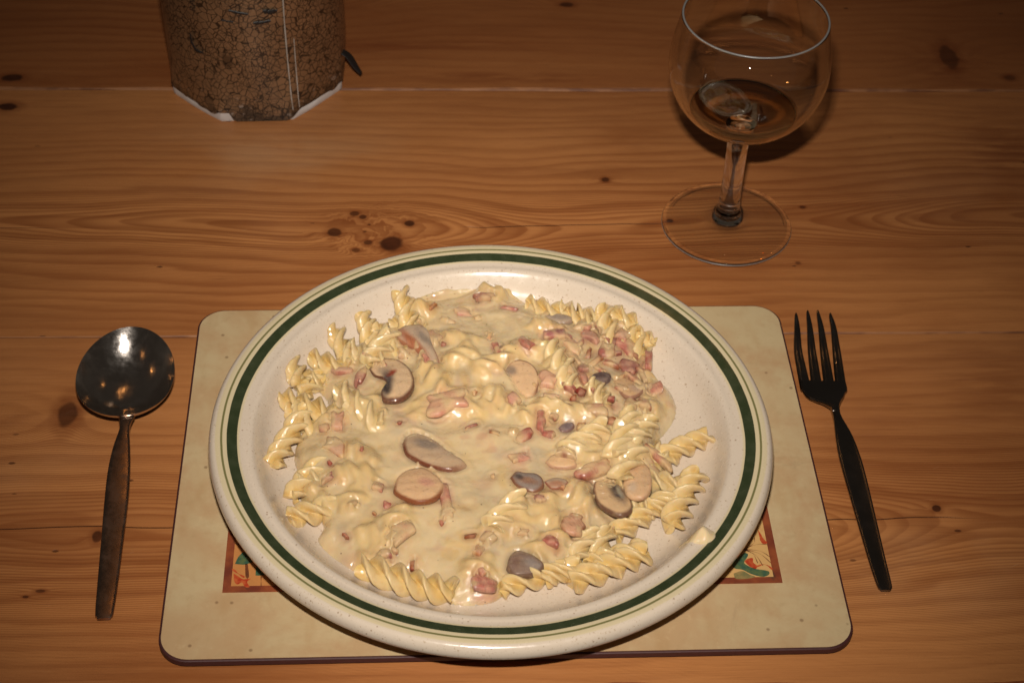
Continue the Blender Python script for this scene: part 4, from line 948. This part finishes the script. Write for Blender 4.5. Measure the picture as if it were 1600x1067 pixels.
HAMS = [
 (935, 508, 22, 9, .9, ROSE, MAUVE, .0060, 'thin rose ham shred between the pale chunks at the upper right'),
 (958, 538, 8, 26, .35, MAUVE, RED, .0060, 'narrow dark ham shred between the two glossiest ham chunks'),
 (932, 563, 26, 8, -.4, BROWN * 1.3, RED, .0060, 'brown ham shred above the dark wet mushroom fold'),
 (900, 558, 24, 10, 1.0, PINK, MAUVE, .0056, 'pink ham shred left of the pink and red cube'),
 (1004, 585, 26, 9, .9, MAUVE * 1.1, BROWN, .0056, 'mauve ham shred along the right side of the flat slab'),
 (970, 604, 22, 10, .3, PINK * .9, BROWN, .0060, 'pinkish ham shred between the mushroom fold and the tan slice'),
 (862, 618, 24, 9, .5, PALE, ROSE, .0040, 'pale ham shred below the pale piece right of the half-round mushroom'),
 (884, 522, 20, 8, .3, MAUVE * 1.2, MAUVE, .0052, 'mauve ham shred touching the magenta strip'),
 (845, 470, 20, 8, .3, PALE, MAUVE, .0030, 'pale ham shred at the far edge left of the pasta row'),
 (652, 522, 20, 7, .8, MAUVE, BROWN, .0050, 'dark ham shred lying along the long brown mushroom slice'),
 (664, 556, 9, 20, -.3, ROSE, MAUVE, .0050, 'rosy ham shred between the long and the gilled mushroom slices'),
 (598, 566, 16, 7, .8, RED * 1.4, RED, .0056, 'short dark red shred on the left rim of the gilled mushroom'),
 (800, 672, 14, 9, .2, ORNG, BROWN, .0044, 'small orange ham bit left of the red-ended cube'),
 (866, 648, 16, 12, .5, ROSE, RED, .0050, 'reddish ham bit right of the upright pink strip'),
 (700, 500, 22, 7, .3, MAUVE * 1.2, BROWN, .0030, 'mauve ham shred in the far sauce below the long pale strip'),
 (955, 655, 16, 10, .4, BROWN * 1.4, RED, .0060, 'brown ham bit on the coated spirals at the right'),
 (676, 526, 20, 26, 1.0, PINK, BROWN, .0042, 'orange-red ham piece right of the long brown mushroom slice'),
 (693, 536, 8, 6, .3, RED, RED, .0034, 'tiny red ham crumb beside the long mushroom slice'),
 (632, 549, 24, 14, .2, PINK, ROSE, .0056, 'pink ham cube resting just above the dark-gilled mushroom'),
 (573, 550, 17, 12, -.6, ROSE, MAUVE, .0040, 'pink ham bit among the upper left spirals'),
 (533, 577, 34, 11, .1, PALE, ROSE, .0038, 'pale ham strip near the left edge under the crosswise spiral'),
 (562, 586, 30, 13, -1.1, MAUVE, RED, .0048, 'purple-pink ham strip left of the dark-gilled mushroom'),
 (505, 666, 19, 11, .1, ROSE, RED, .0046, 'pinkish-red ham bit near the left edge'),
 (527, 655, 22, 26, .3, PALE * [.95, .85, .8], PINK, .0026, 'pale pink ham patch right of the left-edge red bit'),
 (696, 625, 68, 34, .12, PALE * [.98, .9, .85], PINK, .0032, 'large pale ham slice sunk in sauce at the centre'),
 (625, 659, 8, 7, .4, RED, RED, .0028, 'single dark red crumb on smooth sauce left of centre'),
 (735, 665, 20, 6, -.5, MAUVE, BROWN, .0024, 'thin pinkish ham sliver right of the large centre mushroom'),
 (676, 476, 14, 8, -.4, ORNG, BROWN, .0032, 'orange-brown ham bit beside a bright sparkle at the far edge'),
 (722, 486, 34, 9, .2, PALE * .9, ROSE, .0026, 'long pale ham strip near the far edge'),
 (757, 461, 32, 9, -.28, MAUVE, RED, .0038, 'dark reddish ham strip lying on the furthest edge of the heap'),
 (797, 480, 26, 9, .35, ROSE, MAUVE, .0022, 'mauve ham strip under sauce near the far edge, right of the dark strip'),
 (822, 534, 26, 20, .7, ROSE * 1.05, MAUVE, .0036, 'oval pink ham piece above the half-round mushroom'),
 (776, 541, 12, 22, -.3, ROSE, ROSE, .0028, 'small upright pink ham bit left of the oval piece'),
 (765, 523, 9, 14, .2, ORNG, PINK, .0026, 'small orange-pink ham bit above the upright one'),
 (866, 520, 34, 14, -.05, MAUVE * [1.1, .9, 1.1], ROSE, .0056, 'glossy magenta ham strip near the far right'),
 (896, 540, 34, 17, .65, PALE * [.95, .85, .82], PINK, .0046, 'pale ham strip running down from the magenta one'),
 (912, 505, 26, 22, .3, PALE * [.98, .85, .8], PINK, .0040, 'pale pink ham chunk by the far right spirals'),
 (925, 524, 30, 18, .5, PINK * [1.1, 1.3, 1.3], MAUVE, .0050, 'mottled pale ham piece left of the burnt one'),
 (949, 545, 26, 22, .2, MAUVE * [1.15, .9, .95], RED, .0060, 'dark pink glossy ham piece with a bright sparkle, upper right'),
 (948, 526, 17, 9, .6, RED * 1.2, RED, .0066, 'dark red burnt ham end, upper right'),
 (972, 520, 24, 20, .4, PALE, PINK, .0058, 'pale top of a ham chunk at the upper right edge'),
 (980, 535, 36, 26, .9, PINK * [1.0, .85, .9], ROSE, .0062, 'largest glossy pink ham chunk at the upper right'),
 (920, 551, 9, 15, .35, BROWN, RED, .0054, 'thin brown-red ham bit left of the dark pink piece'),
 (982, 571, 36, 22, .35, MAUVE * 1.05, RED, .0052, 'flat purple-pink ham slab below the largest chunk'),
 (957, 567, 30, 9, .5, ROSE, BROWN, .0060, 'narrow ham strip with a red edge beside the flat slab'),
 (911, 572, 20, 18, .5, MAUVE, RED, .0050, 'pink and red ham cube in the dark upper right group'),
 (912, 588, 12, 20, .1, PINK, BROWN, .0050, 'small upright ham bit under the pink and red cube'),
 (889, 602, 26, 11, .35, ROSE, RED, .0046, 'bright red ham strip left of the burnt lump'),
 (909, 610, 17, 13, .5, RED, RED * .5, .0050, 'darkest burnt ham lump in the upper right'),
 (1014, 560, 13, 30, -.15, ROSE, PINK, .0038, 'pink ham strip along the right edge of the heap'),
 (988, 628, 20, 18, .4, RED * 1.1, RED, .0066, 'dark red ham bit at the right above the slanting spiral'),
 (1008, 628, 28, 18, .5, PALE * [.85, .75, .7], BROWN, .0050, 'brownish-pink ham piece right of the dark red bit'),
 (1025, 606, 20, 16, -.3, PINK * 1.1, PALE, .0022, 'pale pink patch in the smooth sauce at the right edge'),
 (998, 596, 50, 10, .35, PALE * [.85, .7, .65], BROWN, .0052, 'long ham strip slanting over the tan mushroom at the right'),
 (803, 622, 20, 18, .8, PINK * [1.1, 1.3, 1.3], BROWN, .0036, 'pale ham bit with brown rim below the half-round mushroom'),
 (845, 656, 16, 34, .25, ROSE * [1.1, 1.2, 1.2], ROSE, .0048, 'upright pink ham strip right of centre'),
 (819, 677, 26, 18, -.2, ROSE * .9, RED, .0050, 'dark red-ended ham cube right of centre'),
 (857, 676, 28, 12, .1, ROSE, MAUVE, .0044, 'pink ham bit right of the red-ended cube'),
 (772, 674, 20, 9, .6, BROWN * 1.2, BROWN, .0032, 'orange-brown ham sliver on the smooth centre'),
 (909, 664, 15, 15, .2, ORNG, BROWN, .0062, 'round orange-brown bit on the right-hand spirals'),
 (857, 590, 28, 20, .3, PALE * [1, .92, .88], PINK, .0034, 'pale ham piece right of the half-round mushroom'),
 (932, 637, 34, 16, -.1, PALE * [.8, .7, .62], MAUVE, .0052, 'brownish ham slice over a dark hollow at the right'),
 (524, 694, 42, 26, .35, PALE, ORNG, .0036, 'broad pale ham slice with orange edge at the left'),
 (591, 757, 20, 18, 0, PINK * [.95, 1, 1.1], ROSE, .0040, 'round pink ham button at the lower left'),
 (511, 745, 24, 10, -.7, MAUVE * 1.05, MAUVE, .0038, 'mauve ham strip at the lower left'),
 (552, 783, 17, 9, -.6, BROWN * 1.2, RED, .0036, 'red-brown ham bit at the lower left'),
 (604, 788, 12, 13, .3, ROSE, ROSE, .0030, 'small pink ham bit left of the orange-rimmed mushroom'),
 (697, 783, 18, 58, -.15, PINK * [.95, .95, .95], BROWN, .0046, 'long curved ham strip beside the orange-rimmed mushroom'),
 (626, 829, 44, 32, -.4, PALE * [.93, .82, .78], MAUVE, .0032, 'flat mauve-edged ham slice in the lower part'),
 (601, 862, 20, 16, -.1, MAUVE * 1.15, ROSE, .0042, 'mauve ham cube above the longest bottom spiral'),
 (617, 858, 11, 9, .6, RED * 1.3, RED, .0046, 'dark red ham corner touching the mauve cube'),
 (644, 881, 9, 20, -.05, BROWN * 1.4, RED, .0036, 'small red-brown ham stick above the longest bottom spiral'),
 (756, 908, 38, 34, -.1, PINK * [1, .85, .9], MAUVE, .0034, 'pink ham cube at the bottom edge of the heap'),
 (735, 836, 20, 8, .1, BROWN, BROWN, .0034, 'thin brown ham sliver low in the middle'),
 (764, 836, 24, 20, .2, MAUVE, RED, .0042, 'mauve ham cube low in the middle'),
 (748, 858, 16, 24, .3, PINK * [1, 1.1, 1], ORNG, .0036, 'orange-pink ham bit below the mauve cube'),
 (810, 713, 32, 18, -.1, PINK * [1.1, 1.3, 1.3], PINK, .0030, 'pale pink ham piece on the smooth sauce right of centre'),
 (843, 776, 20, 14, .3, MAUVE * 1.2, MAUVE, .0034, 'mauve ham bit under the small shiny mushroom'),
 (926, 731, 64, 17, -.12, ROSE * .95, RED, .0058, 'long red-brown ham strip above the grey-streaked mushroom'),
 (884, 704, 36, 13, .25, MAUVE * .8, RED, .0052, 'purple burnt ham bit right of centre'),
 (897, 815, 38, 34, .2, PALE * [1, .88, .82], BROWN, .0042, 'pale brown-edged ham piece at lower right'),
 (861, 843, 24, 14, .1, ROSE, ROSE, .0036, 'pink ham bit above the bottom right spirals'),
 (817, 830, 18, 10, .4, MAUVE * 1.2, ROSE, .0030, 'mauve crumb in the smooth lower sauce'),
 (1030, 713, 50, 12, .72, PINK * [.95, .85, .8], BROWN * 1.2, .0062, 'pink ham strip with a burnt brown end under the furthest right spiral'),
 (753, 890, 14, 12, .8, PINK, ORNG, .0034, 'small orange ham bit above the bottom ham cube'),
]
hr = random.Random(5)
SHREDS = [(905, 535, 'thin shred between the mottled pale piece and the pale strip'), (938, 575, 'shred touching the left end of the narrow red-edged strip'), (925, 606, 'shred right of the darkest burnt lump'), (992, 553, 'shred at the lower tip of the largest glossy chunk'),
 (950, 620, 'shred below the tan mushroom slice'), (1000, 575, 'shred between the flat slab and the right edge strip'), (890, 575, 'shred above the bright red strip'), (965, 550, 'shred in the gap under the dark pink glossy piece'),
 (984, 610, 'shred lying on the lower rim of the tan mushroom'), (896, 620, 'shred just under the bright red strip'), (1005, 602, 'shred at the right end of the tan mushroom'), (940, 592, 'shred on the dark wet mushroom fold'), (915, 518, 'shred on the pale pink chunk'), (975, 585, 'shred between the flat slab and the tan mushroom')]
for a, b, s in SHREDS:
    HAMS.append((a, b, hr.uniform(11, 22), hr.uniform(6, 10), hr.uniform(0, 3.1), hr.choice([ROSE, MAUVE, BROWN * 1.3, RED * 1.3, PINK]), hr.choice([RED, BROWN]), .0060, 'small red-brown ham ' + s))
CR = [(650, 700, 'lying on the large half-sunk centre mushroom'), (742, 612, 'right of the large sunken centre ham slice'), (585, 800, 'below the round pink ham button'), (690, 815, 'under the tail of the long curved ham strip'), (515, 722, 'under the broad orange-edged ham slice'),
 (770, 742, 'left of the small shiny dark mushroom piece'), (565, 700, 'on smooth sauce right of the broad orange-edged slice'), (655, 500, 'just behind the long brown mushroom slice'), (745, 495, 'in the smooth far sauce'), (880, 760, 'at the tip of the small brown-edged mushroom sliver'),
 (960, 822, 'at the lower end of the oval grey-streaked mushroom'), (835, 600, 'on the half-round mushroom slice'), (600, 640, 'below the gilled mushroom slice'), (540, 835, 'in the smooth sauce at the lower left')]
for a, b, s in CR:
    HAMS.append((a, b, hr.uniform(7, 12), hr.uniform(5, 7), hr.uniform(0, 3.1), hr.choice([ROSE, BROWN * 1.3, RED * 1.5, ORNG]), hr.choice([RED, BROWN]), .0040, 'tiny reddish ham crumb ' + s))
for (cx_, cy_, w_, h_, ro_, c_, e_, li_, lab) in HAMS: ham(cx_, cy_, w_, h_, ro_, np.array(c_), np.array(e_), li_, lab, thick=.0036 if w_ * h_ > 250 else .0026)

# ------------------------------------------------------------------ the sauce itself
S = blur(S, .00055)
CT = TOP > -.5                                   # where a slice or cube lies
inner_ = blur(CT.astype(float), .0007)
clg = np.clip((CLING - .80) / .5, 0, 1)          # dabs of sauce on top of it
S = np.where(CT, np.where(clg > .5, np.maximum(S, TOP + .00035), np.minimum(S, TOP - .0004 * np.clip((inner_ - .5) * 4, 0, 1) - .00005)), S)
ring_ = np.clip(blur(CT.astype(float), .0012) * 2, 0, 1) * (~CT)
S = np.maximum(S, np.where((ring_ > .05) & (SD > .002), SURF2 + .0002, -1))
S = blur(S, .0004)
edge_ = np.clip(SD / .0055, 0, 1); prof_ = np.sqrt(np.clip(1 - (1 - edge_) ** 2, 0, 1))
Sf = (PZ - .0004) + (np.maximum(S, PZ + .0012) - PZ + .0004) * prof_
dP = Sf - np.where(PTOP > -.5, PTOP + .0014, -1); tP = np.exp(-np.clip(dP, 0, 1) / .0008) * (PTOP > -.5)
halo = np.clip(blur(CT.astype(float), .0014) * 1.3, 0, 1) * .85
hc = np.stack([blur(np.where(CT, TCOL[..., k], 0), .0009) / np.maximum(blur(CT.astype(float), .0009), 1e-3) for k in range(3)], -1)
base_c = np.array([0.535, 0.410, 0.235])
n_ = np.clip(noise2(.014, 21) * .5 + .5, 0, 1)[..., None]
CS = base_c * (1 - n_ * .10) + np.array([.58, .47, .30]) * n_ * .10
for sd_, col_, am_, th_ in ((31, [.45, .22, .16], .30, .7), (32, [.30, .26, .20], .34, .8), (33, [.52, .32, .09], .30, .8), (34, [.62, .47, .26], .30, .5), (35, [.40, .15, .10], .30, 1.1)):
    q_ = (np.clip((noise2(.0085 if sd_ != 35 else .0045, sd_) - th_) / .9, 0, 1) * am_)[..., None]
    CS = CS * (1 - q_) + np.array(col_) * q_
tP = np.clip(blur(np.clip(tP, 0, 1), .0006), 0, 1)[..., None] * .5
CS = CS * (1 - tP) + np.array([.555, .375, .14]) * tP
halo = halo[..., None] * .72
CS = CS * (1 - halo) + hc * halo
keep = SD > -GS * .8
idx = np.full((NY, NX), -1); 
qk = keep[:-1, :-1] & keep[1:, :-1] & keep[:-1, 1:] & keep[1:, 1:]
used = np.zeros((NY, NX), bool); used[:-1, :-1] |= qk; used[1:, :-1] |= qk; used[:-1, 1:] |= qk; used[1:, 1:] |= qk
idx[used] = np.arange(used.sum())
V = np.stack([GXX[used], GYY[used], Sf[used]], 1)
F = np.stack([idx[:-1, :-1][qk], idx[:-1, 1:][qk], idx[1:, 1:][qk], idx[1:, :-1][qk]], 1)
sauce = mesh_obj('cream_sauce', V, F, gsa.m); set_color(sauce.data, CS[used])
tag(sauce, 'thick glossy beige cream sauce poured over the pasta heap', 'sauce')

# a stray drop on the green band
dp = at(1098, 834, .0285)
V = []; F = []; n = 40; m = 14
for i in range(m + 1):
    s = i / m
    for k in range(n):
        a = 2 * math.pi * k / n; ca, sa = math.cos(a), math.sin(a)
        ux = s * ca * (.0058 if ca > 0 else .0105); uy = s * sa * (.0052 if ca > 0 else .0052 * (1 - .45 * abs(ca) ** 1.5))
        ux2 = ux * math.cos(.05) - uy * math.sin(.05); uy2 = ux * math.sin(.05) + uy * math.cos(.05)
        x_, y_ = dp[0] + ux2, dp[1] + uy2
        hump = (1 - s * s) ** .8 if s < 1 else 0
        wgt = .0036 * math.exp(-((ux - .0005) / .0045) ** 2) + .0007
        V.append((x_, y_, float(plate_z(x_, y_)) + wgt * hump - .0001))
for i in range(m):
    for k in range(n): k2 = (k + 1) % n; F.append((i * n + k, (i + 1) * n + k, (i + 1) * n + k2, i * n + k2))
drop = mesh_obj('sauce_drop', V, F, gsa.m); set_color(drop.data, np.tile([.66, .52, .31], (len(V), 1)))
tag(drop, 'single stray drop of cream sauce on the green band at right', 'sauce drop')

# ------------------------------------------------------------------ enlarge the whole place evenly
bpy.context.view_layer.update()
for o in list(SC.objects):
    if o.parent: continue
    if o.type in ('CAMERA', 'LIGHT'):
        o.location = o.location * UNIT
        if o.type == 'LIGHT':
            o.data.energy *= UNIT * UNIT
            if o.data.type == 'AREA': o.data.size *= UNIT; o.data.size_y *= UNIT
            else: o.data.shadow_soft_size *= UNIT
    else: o.matrix_world = Matrix.Scale(UNIT, 4) @ o.matrix_world
cd.dof.focus_distance *= UNIT; cd.dof.aperture_fstop /= UNIT; cd.clip_start *= UNIT; cd.clip_end *= UNIT
